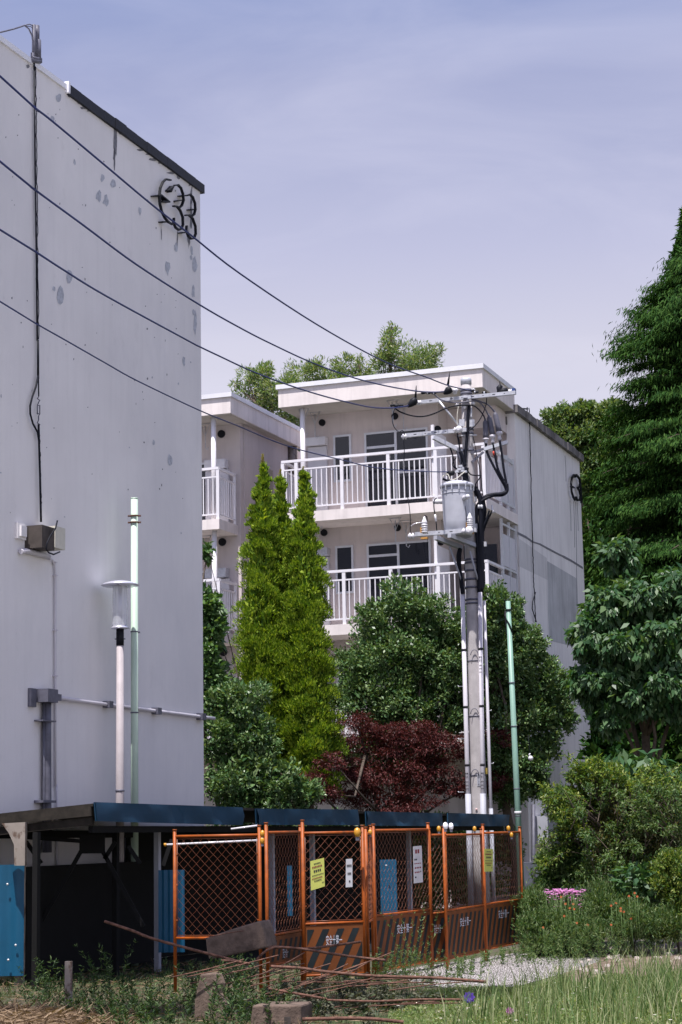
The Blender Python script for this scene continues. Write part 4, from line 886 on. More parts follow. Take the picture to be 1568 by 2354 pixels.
corr('blue_panel', -40, 56, 1988, 2245, 23.75, MT['blue'], .22, .012)
corr('corrugated_panel', 364, 424, 2000, 2190, 25.2, MT['blue'])
corr('blue_panel', 660, 672, 1990, 2106, 27.9, MT['blue']); corr('blue_panel', 873, 911, 1976, 2106, 28.4, MT['blue'], .3, .004)
mb = MB()
for x, y in [(17, 2033), (36, 2173), (19, 2207), (875 + 13, 1990)]: mb.lathe(P(x, y, 23.70 if x < 100 else 28.3), [(.016, 0), (.014, .008), (.001, .012)], 10, (0, -1, 0))
mb.build('panel_bolts', MT['galv'], sr)
mb = MB(); q = P(158, 2210, 19.6); mb.box((q[0], q[1], q[2] / 2 + .0), X_ * .035, np.array([0, .035, 0]), Z * q[2] / 2)
tag(mb.build('marker_stake', [MT['peel']]), 'short white square stake standing in the weeds before the shelter', 'stake')

# ------------------------------------------------------------------ orange barrier panels
def clip(poly, x0, x1):
    def half(pl, f, itx):
        o = []
        for i in range(len(pl)):
            a, b_ = pl[i], pl[(i + 1) % len(pl)]; fa, fb = f(a), f(b_)
            if fa >= 0: o.append(a)
            if fa * fb < 0: t_ = fa / (fa - fb); o.append((a[0] + (b_[0] - a[0]) * t_, a[1] + (b_[1] - a[1]) * t_))
        return o
    pl = half(poly, lambda p: p[0] - x0, 0)
    return half(pl, lambda p: x1 - p[0], 0) if pl else pl
GB = 'orange mesh safety barriers in front of the shelter'
def barrier(label, xl, yl, Dl, xr, yr, Dr, ymesh, board=True, ybot=None, textx=None, texty=None, zlow=.0, tw=.75):
    a = P(xl, yl, Dl); b_ = P(xr, yr, Dr); A = np.array([a[0], a[1], 0]); Bb = np.array([b_[0], b_[1], 0]); wd_ = np.linalg.norm(Bb - A); d = (Bb - A) / wd_; n = np.array([d[1], -d[0], 0])
    if n[1] > 0: n = -n
    r = root('safety_barrier', label, 'barrier', A, GB)
    for q, t_ in ((A, a[2]), (Bb, b_[2])):
        mb = MB(); mb.tube([q, q + Z * t_], .021, 10); mb.tube([q + Z * t_, q + Z * (t_ + .012)], .026, 10); mb.build('post', MT['orange'], r)
    zm = (P(xl, ymesh[0], Dl)[2] + P(xr, ymesh[1], Dr)[2]) / 2; zt3 = min(a[2], b_[2]) - .07
    for z in [zt3, zm]: mb = MB(); mb.tube([A + Z * z, Bb + Z * z], .016, 8); mb.build('rail', MT['orange'], r)
    mb = MB(); x0, x1, y0, y1 = .03, wd_ - .03, zm + .03, zt3 - .03; pch = .105; h = y1 - y0
    for s_ in (1, -1):
        t0 = x0 - h if s_ > 0 else x0
        t_ = t0
        while t_ < (x1 if s_ > 0 else x1 + h):
            p, q = (t_, y0), (t_ + s_ * h, y1); ax, bx_ = (p, q) if s_ > 0 else (q, p)
            lo, hi = max(ax[0], x0), min(bx_[0], x1)
            if hi - lo > .01:
                f_ = lambda x: ax[1] + (bx_[1] - ax[1]) * (x - ax[0]) / (bx_[0] - ax[0])
                m_ = max(2, int((hi - lo) / (pch / 2))); pts = []
                for i in range(m_ + 1): x = lo + (hi - lo) * i / m_; pts.append(A + d * x + Z * f_(x) + n * (.006 if i % 2 else -.006))
                mb.tube(pts, .0022, 3, cap=False)
            t_ += pch
    for z in (y0, y1): mb.tube([A + d * x0 + Z * z, A + d * x1 + Z * z], .004, 4)
    for x in (x0, x1): mb.tube([A + d * x + Z * y0, A + d * x + Z * y1], .004, 4)
    mb.build('wire_mesh', MT['owire'], r)
    for z in (zm + .2, zm + .6, zm + .95):
        if z < zt3 - .1:
            for q, s_ in ((A, 1), (Bb, -1)): m2 = MB(); m2.tube([q + Z * z, q + Z * z + d * s_ * .035], .009, 6); m2.build('mesh_clip', MT['orange'], r)
    if board:
        zb4 = zlow if ybot is None else (P(xl, ybot[0], Dl)[2] + P(xr, ybot[1], Dr)[2]) / 2; mb = MB(); zt4 = zm - .02
        mb.box(A + d * wd_ / 2 + Z * (zt4 + zb4) / 2, d * (wd_ / 2 - .02), n * .006, Z * (zt4 - zb4) / 2); bo = mb.build('board', MT['board'], r)
        mb = MB(); hh = zt4 - zb4; s_ = -.15; k = hh * .42
        while s_ < wd_ + k:
            pl_ = clip([(s_, zt4 - .045), (s_ + .085, zt4 - .045), (s_ + .085 - k, zb4 + .04), (s_ - k, zb4 + .04)], .035, wd_ - .035)
            if len(pl_) > 2: mb.add([A + d * x + Z * z + n * .009 for x, z in pl_], [tuple(range(len(pl_)))])
            s_ += .19
        mb.build('black_stripes', MT['bstripe'], bo)
        if textx:
            r_ = ray(textx, texty); c = CO + r_ * (((A - CO) @ n) / (r_ @ n)); text('安全十第一', .125, c + n * .014, d * tw, Z, MT['wtext'], 'lettering', bo)
        mb = MB(); mb.tube([A + Z * zb4, Bb + Z * zb4], .014, 8); mb.build('rail', MT['orange'], r)
    return r, A, Bb, d, n
def paper(label, quad_px, A, n, mat, lines, off=.03, name='notice'):
    q = []
    for x, y in quad_px: r_ = ray(x, y); q.append(CO + r_ * (((A + n * off - CO) @ n) / (r_ @ n)))
    mb = MB(); mb.prism(q, -n * .003)
    o = mb.build('sheet', mat, None); tag(o, label, 'notice'); o.name = name
    mb = MB(); mb2 = MB()
    for (u0, v0, u1, v1, ink, segs_) in lines:
        for k in range(segs_):
            a0 = u0 + (u1 - u0) * k / segs_; a1 = a0 + (u1 - u0) / segs_ * .72
            pt = lambda u_, v_: (q[0] * (1 - u_) + q[1] * u_) * (1 - v_) + (q[3] * (1 - u_) + q[2] * u_) * v_ + n * .003
            (mb if ink == 0 else mb2).add([pt(a0, v0), pt(a1, v0), pt(a1, v1), pt(a0, v1)], [(0, 1, 2, 3)])
    for m_, mt in ((mb, MT['ink']), (mb2, MT['rink'])):
        if m_.f: w_ = m_.build('writing', mt, None); w_.parent = o
    return o
r1, A_1, B_1, d_1, n_1 = barrier('leftmost orange barrier, mesh only, behind the tilted concrete block', 401.6, 1909, 22.4, 596, 1899, 22.1, (2158, 2155), board=False)
r2, A_2, B_2, d_2, n_2 = barrier('narrow orange barrier second from left with fine mesh', 611.6, 1893, 21.8, 690, 1899, 23.0, (2147, 2143), ybot=(2216, 2209), textx=654, texty=2192, tw=.33)
r3, A_3, B_3, d_3, n_3 = barrier('orange barrier with yellow notice and narrow white notice on its mesh', 695, 1887, 22.3, 833, 1899, 22.6, (2124, 2120), ybot=(2240, 2240), textx=767, texty=2163, tw=.33)
r4, A_4, B_4, d_4, n_4 = barrier('very narrow orange barrier set edge on between the two wider notice barriers', 840.5, 1903, 22.8, 852, 1899, 23.6, (2122, 2112), board=False)
r5, A_5, B_5, d_5, n_5 = barrier('orange barrier with long white notice near its right post, blue panel behind', 858, 1896, 23.8, 983.5, 1893, 25.3, (2106, 2090), ybot=(2234, 2210), textx=928, texty=2136)
r6, A_6, B_6, d_6, n_6 = barrier('narrow orange barrier fourth from the right end without any notice', 986, 1906, 25.6, 1022, 1907, 25.9, (2102, 2096), ybot=(2212, 2206), textx=1006, texty=2137, tw=.33)
r7, A_7, B_7, d_7, n_7 = barrier('orange barrier second from the right end, before the utility pole base', 1019.5, 1901, 25.1, 1106, 1906, 26.6, (2092, 2082), ybot=(2206, 2186), textx=1068, texty=2120)
r8, A_8, B_8, d_8, n_8 = barrier('rightmost orange barrier with a yellow notice, beside the green pole', 1109.5, 1896, 26.6, 1194.4, 1902, 28.1, (2076, 2070), ybot=(2179, 2170), textx=1156, texty=2102)
YL = [(.25, .11, .75, .15, 0, 5), (.12, .21, .85, .27, 1, 7), (.22, .34, .78, .42, 0, 4), (.1, .51, .95, .54, 0, 9), (.1, .61, .85, .65, 1, 8), (.25, .70, .78, .74, 0, 6), (.80, .82, .98, .85, 0, 2)]
paper('yellow printed notice tied to the barrier beside the narrow white notice', [(713.5, 1980), (745, 1972), (747, 2037.5), (715, 2047.5)], A_3, n_3, MT['ysign'], YL)
paper('narrow white notice with three black words, tied right of the yellow notice', [(795.5, 1975), (810, 1974), (810.5, 2039), (795, 2040)], A_3, n_3, MT['wsign'], [(.12, .2, .9, .28, 0, 4), (.25, .48, .85, .56, 0, 3), (.45, .76, .75, .83, 0, 1)])
paper('long white notice with red and black lines on the wide middle barrier', [(950, 1946), (969.5, 1944), (972.5, 2028), (952, 2031)], A_5, n_5, MT['wsign'], [(.2, .09, .75, .2, 1, 2), (.1, .34, .42, .385, 0, 2), (.08, .46, .88, .485, 1, 4), (.1, .57, .9, .61, 1, 3), (.08, .69, .68, .73, 1, 3), (.72, .68, .86, .72, 0, 1), (.1, .82, .32, .86, 0, 1)])
paper('yellow printed notice on the rightmost barrier next to the green pole', [(1113.5, 1951), (1133.5, 1952), (1133, 2003.5), (1114, 2004)], A_8, n_8, MT['ysign'], YL)
# white pole tied behind the first barrier, loose bar, warning lamps
mb = MB(); mb.tube([P(379, 1942, 22.8), P(592, 1932, 22.8)], .012, 8); o = mb.build('scaffold_pipe', MT['cer']); tag(o, 'thin white pipe lying across the top of the leftmost barrier', 'pipe')
m2 = MB(); m2.tube([P(377, 1942, 22.8), P(383, 1941.7, 22.8)], .019, 8); c_ = m2.build('end_cap', MT['yel']); c_.parent = o
mb = MB(); mb.tube([P(531, 1906, 23.6), P(592, 1898, 23.6)], .012, 6); tag(mb.build('loose_bar', MT['cer']), 'short white bar under the shelter fascia between the left barriers', 'bar')
def wlamp(x, y, D, s_, label, mat='yel'):
    c = P(x, y, D); r = root('warning_lamp', label, 'warning lamp', (c[0], c[1], c[2] - .05 * s_), 'small warning lamps on the barriers')
    mb = MB(); mb.lathe(c - Z * .05 * s_, [(.001, 0), (.026 * s_, .004), (.03 * s_, .02 * s_), (.034 * s_, .03 * s_), (.036 * s_, .055 * s_), (.026 * s_, .085 * s_), (.001, .098 * s_)], 14); mb.build('lens', MT[mat], r)
    mb = MB(); mb.box(c - Z * .065 * s_, X_ * .018 * s_, np.array([0, .018 * s_, 0]), Z * .018 * s_); mb.build('lamp_bracket', MT['grease'], r)
wlamp(603.5, 1916, 22.0, .8, 'upper yellow lamp in the gap right of the leftmost barrier'); wlamp(603, 1932, 22.0, .8, 'lower yellow lamp in the gap right of the leftmost barrier')
wlamp(821.5, 1913, 22.4, 1.15, 'large yellow lamp on the barrier carrying the two notices'); wlamp(851, 1913, 23.3, .7, 'yellow lamp on the edge on barrier left of the blue panel')
wlamp(1009, 1905, 25.6, .8, 'yellow lamp on the notice-free narrow barrier'); wlamp(1091, 1905, 26.3, .75, 'yellow lamp near the right post of the second barrier from the right')
wlamp(1169, 1904, 27.6, .8, 'yellow lamp on the top rail of the rightmost barrier'); wlamp(1176, 1919, 27.6, .75, 'yellow lamp hanging inside the mesh of the rightmost barrier')
MT['chrome'] = surf('bright_lens', (.85, .85, .9), .02, 4, .08, spec=.9)
wlamp(1024, 1898, 25.0, .95, 'left one of the paired white lamps on the tall middle post', 'chrome'); wlamp(1037, 1899, 25.0, .9, 'right one of the paired white lamps on the tall middle post', 'chrome')
# ------------------------------------------------------------------ vegetation materials
LM = {
 'gold': leafmat('golden_conifer', [(.04, .10, .01), (.11, .20, .016), (.23, .34, .026), (.37, .46, .055)], .6, .2, .25),
 'tip': leafmat('dry_tip', [(.25, .22, .06), (.34, .30, .10)], .7, .2, .2),
 'camellia': leafmat('glossy_evergreen', [(.025, .07, .022), (.06, .13, .04), (.12, .20, .07), (.20, .27, .11)], .42, .4, .18),
 'broad': leafmat('broad_green', [(.03, .08, .025), (.06, .13, .04), (.09, .18, .05), (.16, .25, .09)], .42, .45, .25),
 'maple': leafmat('red_maple', [(.022, .004, .004), (.055, .008, .008), (.092, .016, .015), (.15, .045, .045)], .55, .3, .22, .9),
 'bamboo': leafmat('light_foliage', [(.05, .11, .035), (.10, .17, .06), (.17, .24, .10), (.30, .32, .17)], .5, .3, .35),
 'back': leafmat('yellow_green_foliage', [(.04, .09, .03), (.075, .14, .045), (.13, .19, .07), (.2, .25, .11)], .5, .3, .3),
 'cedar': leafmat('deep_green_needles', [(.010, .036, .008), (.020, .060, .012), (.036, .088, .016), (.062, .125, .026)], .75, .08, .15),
 'bigleaf': leafmat('large_light_leaves', [(.018, .06, .02), (.035, .095, .032), (.065, .135, .05), (.12, .19, .085)], .45, .4, .3),
 'nandina': leafmat('yellow_green_shrub', [(.018, .05, .01), (.055, .115, .02), (.12, .185, .032), (.26, .29, .07)], .5, .3, .3),
 'olive': leafmat('olive_shrub', [(.018, .035, .012), (.045, .065, .018), (.085, .095, .03), (.15, .12, .045)], .55, .3, .25),
 'weed': leafmat('weed_leaves', [(.022, .06, .014), (.05, .11, .028), (.10, .16, .05), (.19, .24, .11)], .55, .3, .3),
 'darkweed': leafmat('shaded_weed_leaves', [(.010, .03, .008), (.022, .055, .014), (.05, .095, .028), (.12, .17, .06)], .55, .3, .25),  # weed greens darkened, shade at the left put into the colour
 'lawn': leafmat('lawn_blades', [(.06, .12, .03), (.12, .19, .055), (.20, .26, .10), (.38, .37, .23)], .6, .2, .3),
 'grass': leafmat('grass_blades', [(.05, .10, .03), (.10, .17, .055), (.20, .26, .10), (.40, .40, .25)], .55, .3, .3),
 'dry': leafmat('dry_straw', [(.10, .065, .04), (.19, .13, .08), (.30, .22, .145), (.07, .045, .03)], .8, .2, .15),
 'pink': leafmat('pink_petals', [(.42, .12, .40), (.58, .22, .52), (.66, .34, .60)], .6, .2, .3, 1),
 'poppy': leafmat('orange_petals', [(.62, .14, .05), (.75, .22, .09)], .6, .2, .3, 1),
 'wflow': leafmat('white_petals', [(.6, .58, .52), (.75, .72, .66)], .6, .2, .3, 1),
 'purple': leafmat('purple_petals', [(.09, .05, .36), (.16, .09, .5)], .6, .2, .3, 1),
 'dead': leafmat('withered_leaves', [(.05, .065, .04), (.09, .10, .07), (.15, .14, .10), (.06, .09, .04)], .8, .2, .2),
}
# ---- three golden columnar conifers
def conifer(label, prof, D, n, seed, tipy, tipx):
    """prof: (y, xleft, xright) outline in the picture"""
    g = np.random.default_rng(seed); ys = np.array([p[0] for p in prof], float); xl = np.array([p[1] for p in prof], float); xr = np.array([p[2] for p in prof], float); k = D / F
    base = P((xl[-1] + xr[-1]) / 2, 1905, D); base[2] = 0; r = root('golden_conifer', label, 'conifer', base, 'golden columnar conifers')
    mb = trunk_mb(base, P(tipx, tipy + 30, D), .10, .01, [], seed, 0); mb.build('trunk', MT['bark'], r)
    # sub-clumps over the surface of a tapering column, each an upward flame of sprays
    area = np.interp(np.linspace(0, 1, 200), np.linspace(0, 1, len(ys)), xr - xl); yy_all = np.linspace(ys[0], ys[-1], 200); wgt = np.interp(yy_all, ys, xr - xl) + 16; wgt /= wgt.sum()
    ns_ = int(250 * (ys[-1] - ys[0]) / 700); yc = g.choice(yy_all, ns_, p=wgt) + g.uniform(-3, 3, ns_); hw = np.interp(yc, ys, (xr - xl) / 2 + 2.5) * k * 1.08; xc = np.interp(yc, ys, (xl + xr) / 2)
    a = g.uniform(0, 2 * math.pi, ns_); rad = hw * g.uniform(.60, .97, ns_)
    c = np.array([P(x, y, D) for x, y in zip(xc, yc)]) + np.stack([np.cos(a) * rad, np.sin(a) * rad, 0 * a], 1)
    sr_ = np.minimum(.055 + hw * .22, .18) * g.uniform(.65, 1.3, ns_); ids = g.integers(0, ns_, n); e = nz(g.normal(size=(n, 3))); e[:, 2] = np.abs(e[:, 2]) * .9 - .35
    outd = np.stack([np.cos(a), np.sin(a), 0 * a], 1)[ids]
    p = c[ids] + e * (g.random((n, 1)) ** .4) * sr_[ids][:, None] * np.array([1, 1, 1.5]); d = outd * .6 + g.normal(size=(n, 3)) * .30 + np.array([0, 0, .9]) + e * .3
    L = g.uniform(.035, .085, n); V4 = [leafv(p, d, outd + g.normal(size=(n, 3)) * .5, L, L * .34)]
    m_ = n // 2; yc2 = g.choice(yy_all, m_, p=wgt); hw2 = np.interp(yc2, ys, (xr - xl) / 2) * k; xc2 = np.interp(yc2, ys, (xl + xr) / 2); a2 = g.uniform(0, 2 * math.pi, m_); rr = hw2 * np.sqrt(g.random(m_)) * .76
    p2 = np.array([P(x, y, D) for x, y in zip(xc2, yc2)]) + np.stack([np.cos(a2) * rr, np.sin(a2) * rr, 0 * a2], 1); L2 = g.uniform(.08, .16, m_)
    V4.append(leafv(p2, g.normal(size=(m_, 3)) * .5 + np.array([0, 0, 1.]), g.normal(size=(m_, 3)), L2, L2 * .4)); quads('crown', np.concatenate(V4), LM['gold'], r)
    mm = 260; yt = tipy + 45 * g.random(mm) ** 1.3; wd_ = (yt - tipy) / 45 * 9; p3 = np.array([P(tipx + g.normal() * w_ * .5, y, D) for y, w_ in zip(yt, wd_)]); L3 = g.uniform(.03, .09, mm)
    quads('tip', leafv(p3, g.normal(size=(mm, 3)) * .35 + np.array([0, 0, 1.]), g.normal(size=(mm, 3)), L3, L3 * .18), LM['tip'], r)
conifer('left one of three golden conifers, with the highest tip', [(1075, 602, 608), (1110, 595, 618), (1150, 587, 623), (1200, 577, 634), (1260, 569, 645), (1330, 561, 650), (1400, 553, 655), (1480, 549, 662), (1560, 548, 670), (1640, 555, 672), (1720, 565, 670), (1830, 580, 665)], 38.4, 62000, 11, 1048, 604.5)
conifer('middle golden conifer, mostly hidden between the other two', [(1105, 641, 648), (1140, 634, 656), (1190, 628, 664), (1250, 625, 672), (1330, 620, 690), (1420, 620, 700), (1520, 620, 710), (1650, 625, 715), (1800, 630, 700)], 38.9, 36000, 12, 1083, 644.5)
conifer('right one of three golden conifers, before the balcony corner', [(1095, 694, 702), (1125, 688, 714), (1180, 680, 722), (1215, 668, 727), (1280, 662, 738), (1340, 657, 745), (1400, 652, 751), (1480, 650, 756), (1560, 646, 765), (1640, 642, 772), (1720, 648, 778), (1830, 660, 770)], 38.2, 66000, 13, 1078, 697)
# ---- broadleaf crowns (x, y, rx, ry, depth, half depth)
tree('climbing_shrub', 'slender leafy green tree squeezed against the edge of the grey end wall', [(478, 1395, 22, 50, 35.5, .25), (490, 1450, 24, 45, 35.5, .25), (474, 1520, 22, 60, 35.5, .3), (500, 1400, 10, 18, 35.5, .15), (492, 1560, 28, 50, 35.5, .3), (478, 1270, 7, 22, 35.5, .1), (480, 1620, 30, 60, 35.5, .3)], 5200, (.12, .6), LM['broad'], 21, base=(478, 1905, 35.5), trunk_r=.05, sub=.5, up=.1, cat='tree')
tree('broadleaf_shrub', 'green leafy shrub at the foot of the golden conifers beside the grey end wall', [(560, 1615, 62, 50, 34.8, .5), (520, 1700, 55, 80, 34.8, .5), (585, 1690, 50, 65, 34.8, .6), (560, 1790, 85, 80, 34.6, .7), (635, 1805, 60, 60, 34.6, .5), (705, 1825, 35, 35, 34.8, .3), (500, 1610, 22, 40, 34.8, .3), (590, 1870, 110, 50, 34.6, .6)], 24000, (.085, .5), LM['camellia'], 22, base=(590, 1905, 34.8), trunk_r=.06, cat='shrub', sub=.32)
tree('evergreen_tree', 'big rounded glossy evergreen left of the utility pole', [(925, 1385, 62, 55, 41.6, .7), (860, 1420, 45, 45, 41.6, .6), (985, 1420, 55, 62, 41.6, .7), (905, 1500, 105, 80, 41.6, 1.0), (1000, 1520, 80, 90, 41.6, .9), (815, 1540, 50, 50, 41.6, .6), (1050, 1560, 60, 100, 41.6, .7), (880, 1610, 120, 70, 41.6, 1.0), (990, 1640, 100, 70, 41.6, .9), (800, 1600, 45, 50, 41.6, .6), (1055, 1450, 40, 50, 41.6, .6), (900, 1720, 120, 80, 41.8, .8)], 62000, (.085, .48), LM['camellia'], 23, base=(950, 1905, 41.8), trunk_r=.12, sub=.26, subn=1.5)
tree('evergreen_tree', 'tall dark evergreen tree between the utility pole and the green pole', [(1135, 1385, 40, 50, 41.2, .5), (1120, 1450, 55, 55, 41.2, .6), (1180, 1430, 35, 55, 41.2, .5), (1210, 1490, 48, 48, 41.2, .6), (1150, 1540, 80, 70, 41.2, .8), (1245, 1570, 55, 65, 41.2, .7), (1290, 1600, 38, 45, 41.2, .4), (1180, 1640, 90, 75, 41.2, .8), (1270, 1660, 50, 45, 41.2, .5), (1150, 1740, 80, 75, 41.2, .8), (1230, 1740, 55, 50, 41.2, .6), (1180, 1810, 75, 40, 41.2, .6), (1240, 1810, 22, 28, 41.2, .3)], 52000, (.085, .48), LM['camellia'], 24, base=(1175, 1905, 41.2), trunk_r=.12, sub=.27, subn=1.4)
tree('maple_tree', 'dark purple red maple in front of the evergreens', [(840, 1700, 75, 35, 40.4, .6), (930, 1690, 85, 45, 40.4, .6), (1020, 1720, 70, 40, 40.4, .6), (760, 1720, 45, 40, 40.4, .5), (900, 1770, 130, 45, 40.2, .7), (1030, 1800, 75, 40, 40.4, .6), (770, 1800, 75, 40, 40.2, .6), (900, 1840, 130, 40, 40.2, .6), (820, 1660, 40, 22, 40.4, .4), (1150, 1700, 28, 30, 40.6, .4), (1130, 1790, 30, 30, 40.6, .4), (700, 1815, 34, 18, 37.5, .3), (728, 1785, 34, 20, 37.5, .3), (765, 1750, 34, 26, 37.5, .3), (750, 1825, 40, 22, 37.5, .3)], 42000, (.065, .3), LM['maple'], 25, base=(900, 1905, 40.4), trunk_r=.08, flat=.35, up=-.15, sub=.5, subn=.8, core=.12)
tree('shade_hedge', 'dark low shrubs added for shade at the foot of the evergreens behind the shelter', [(740, 1930, 80, 60, 41.6, .5), (860, 1940, 90, 70, 41.6, .5), (980, 1940, 90, 70, 41.6, .5), (1090, 1950, 70, 60, 41.6, .5), (1160, 1940, 45, 55, 41.6, .4), (900, 2030, 150, 60, 41.6, .5), (1060, 2040, 120, 50, 41.6, .5)], 30000, (.085, .5), LM['camellia'], 26, base=(950, 1905, 41.7), trunk_r=.05, cat='shrub', sub=.4)  # added to darken the bright lower wall seen behind the shelter
GBK = 'trees behind the stepped building'
def btree(label, cl, n, leaf, m_, seed, base, **kw): tree('background_tree', label, cl, n, leaf, LM[m_], seed, base=base, trunk_r=.16, group=GBK, **kw)
btree('feathery tree top rising highest above the flat roof', [(900, 775, 20, 22, 60, .5), (890, 810, 22, 20, 60, .5), (930, 815, 45, 35, 60, .9), (960, 835, 50, 30, 60, .9), (990, 815, 16, 20, 60, .4), (1005, 805, 16, 8, 60, .3), (880, 835, 20, 30, 60, .5), (900, 752, 6, 10, 60, .15), (950, 870, 60, 20, 60, .8)], 7500, (.13, .26), 'bamboo', 31, (940, 1905, 60), sub=.5, subn=.9, core=.05, out=.9)
btree('low feathery tree just right of centre above the flat roof edge', [(745, 858, 48, 20, 59, .8), (790, 840, 28, 18, 59, .6), (830, 852, 22, 22, 59, .5), (700, 860, 40, 24, 59, .8), (835, 880, 30, 14, 59, .5), (770, 880, 60, 14, 59, .7), (826, 830, 5, 12, 59, .2)], 5200, (.13, .26), 'bamboo', 32, (760, 1905, 59), sub=.5, subn=.9, core=.05, out=.9)
btree('feathery tree in the gap between the two roofs', [(600, 865, 30, 22, 58, .5), (570, 865, 28, 14, 58, .4), (615, 850, 14, 12, 58, .3), (585, 890, 20, 28, 58, .4), (640, 905, 40, 35, 58, .8), (660, 940, 45, 35, 58, .9), (620, 925, 30, 28, 58, .6), (680, 970, 30, 35, 58, .6), (555, 905, 22, 14, 58, .3), (540, 885, 12, 8, 58, .2), (600, 935, 30, 20, 58, .5), (665, 890, 30, 20, 58, .6), (690, 1000, 20, 40, 58, .5)], 10000, (.13, .26), 'bamboo', 33, (640, 1905, 58), sub=.5, subn=.9, core=.05, out=.9)
btree('yellow green broadleaf tree behind the right hand end wall', [(1290, 965, 40, 28, 62, .9), (1345, 955, 40, 30, 62, .9), (1270, 1000, 25, 25, 62, .6), (1320, 1010, 60, 45, 62, 1.2), (1385, 985, 45, 50, 62, 1.1), (1380, 1060, 60, 60, 62, 1.2), (1350, 1110, 45, 70, 62, 1.0), (1400, 1150, 50, 80, 62, 1.2), (1350, 1220, 30, 70, 62, .9), (1345, 1320, 25, 70, 62, .9), (1358, 942, 20, 14, 62, .4), (1410, 950, 30, 30, 62, .8)], 40000, (.15, .45), 'back', 34, (1350, 1905, 62), sub=.32, subn=1.6)
# ---- tall dark drooping conifer on the right
def cedar(label, D, cx, ytop, ybot, spread, seed, n):
    g = np.random.default_rng(seed); k = D / F; base = P(cx, 1905, D); base[2] = 0; top = P(cx, ytop, D); r = root('tall_conifer', label, 'conifer', base)
    mb = MB(); mb.tube([base, base * .5 + top * .5, top], [.4, .25, .03], 10); zb_ = P(cx, ybot, D)[2]; P0 = []; D0 = []; S0_ = []
    nb = 640
    for i in range(nb):
        f_ = (i + g.random()) / nb; z = zb_ + (top[2] - zb_) * f_; y = np.interp(z, [zb_, top[2]], [ybot, ytop]); L = max(.3, np.interp(y, [s_[0] for s_ in spread], [s_[1] for s_ in spread]) * k * g.uniform(.80, 1.08)); a = g.uniform(0, 2 * math.pi)
        if math.sin(a) > .55: continue
        d = np.array([math.cos(a), math.sin(a), 0]); c = np.array([base[0] + (top[0] - base[0]) * z / top[2], D, z]); pts = [c + d * L * t_ + Z * (.10 * L * math.sin(t_ * 2.6) - .10 * L * t_ * t_) for t_ in np.linspace(0, 1, 5)]
        if i % 2 == 0: mb.tube(pts, [.05, .04, .03, .02, .01], 5)
        m_ = int(6 + L * 4.0)
        for j in range(m_):
            t_ = g.uniform(.3, 1.0) if j else 1.0; q = c + d * L * t_ + Z * (.10 * L * math.sin(t_ * 2.6) - .10 * L * t_ * t_) + np.cross(d, Z) * g.normal() * .22 * L * (1.15 - t_) ; P0.append(q); D0.append(d + g.normal(size=3) * .25); S0_.append(.30 * g.uniform(.6, 1.25) * min(1, .5 + L / 5))
    P0 = np.array(P0); D0 = nz(np.array(D0)); S0_ = np.array(S0_); ids = g.integers(0, len(P0), n); e = g.normal(size=(n, 3)) * .55; e[:, 2] = -np.abs(e[:, 2]) * .5 + .12; s_ = S0_[ids][:, None]
    p = P0[ids] + e * s_ * np.array([1.5, 1.5, .8]); d = D0[ids] * .55 + g.normal(size=(n, 3)) * .32; d[:, 2] -= .75; L = g.uniform(.10, .24, n)
    nr = D0[ids] * .6 + g.normal(size=(n, 3)) * .35 + np.array([0, 0, .5]); mb.build('trunk', MT['bark'], r); v1 = leafv(p, d, nr, L, L * .20)
    m2 = 40000; zq = zb_ + (top[2] - zb_) * g.random(m2) ** 1.15; yq = np.interp(zq, [zb_, top[2]], [ybot, ytop]); Rq = np.interp(yq, [s_[0] for s_ in spread], [s_[1] for s_ in spread]) * k * .45 * g.random(m2) ** .5; aq = g.uniform(0, 2 * math.pi, m2)
    p2 = np.stack([base[0] + Rq * np.cos(aq), D + Rq * np.sin(aq), zq], 1); L2 = g.uniform(.15, .32, m2); d2 = g.normal(size=(m2, 3)) * .6; d2[:, 2] -= .7
    quads('crown', np.concatenate([v1, leafv(p2, d2, g.normal(size=(m2, 3)), L2, L2 * .3)]), LM['cedar'], r)
cedar('towering dark green conifer with drooping layered branches at the right edge', 57.0, 1650, 480, 1750, [(480, 2), (545, 50), (620, 122), (700, 190), (760, 225), (830, 255), (880, 235), (915, 245), (960, 275), (1050, 285), (1150, 292), (1300, 285), (1450, 280), (1750, 260)], 41, 300000)
tree('dark_tree', 'dark backing tree that fills the lower gaps behind the tall drooping conifer', [(1500, 1000, 75, 90, 61, 1.0), (1450, 1120, 75, 110, 61, 1.0), (1530, 1200, 90, 130, 61, 1.2), (1420, 1300, 70, 130, 61, 1.0), (1520, 1450, 90, 130, 61, 1.2), (1560, 900, 45, 90, 61, .8)], 42000, (.24, .35), LM['cedar'], 45, base=(1500, 1905, 61), trunk_r=.2, sub=.45, core=.3, up=-.3, droop=.4)
tree('shade_tree', 'dense dark tree filling the shade behind the large leaved tree', [(1405, 1600, 48, 90, 47.8, .7), (1412, 1760, 52, 120, 47.8, .7), (1400, 1880, 50, 60, 47.8, .6), (1440, 1560, 110, 120, 54, 1.0), (1500, 1700, 130, 120, 54, 1.2), (1400, 1720, 60, 110, 54, .6), (1560, 1560, 90, 130, 54, 1.0), (1480, 1840, 120, 90, 54, 1.0), (1400, 1450, 60, 80, 54, .6), (1395, 1850, 50, 90, 54, .5)], 34000, (.24, .5), LM['cedar'], 42, base=(1480, 1905, 54), trunk_r=.2, sub=.5, core=.4)  # nearest clumps added beside the end wall to block its sky light
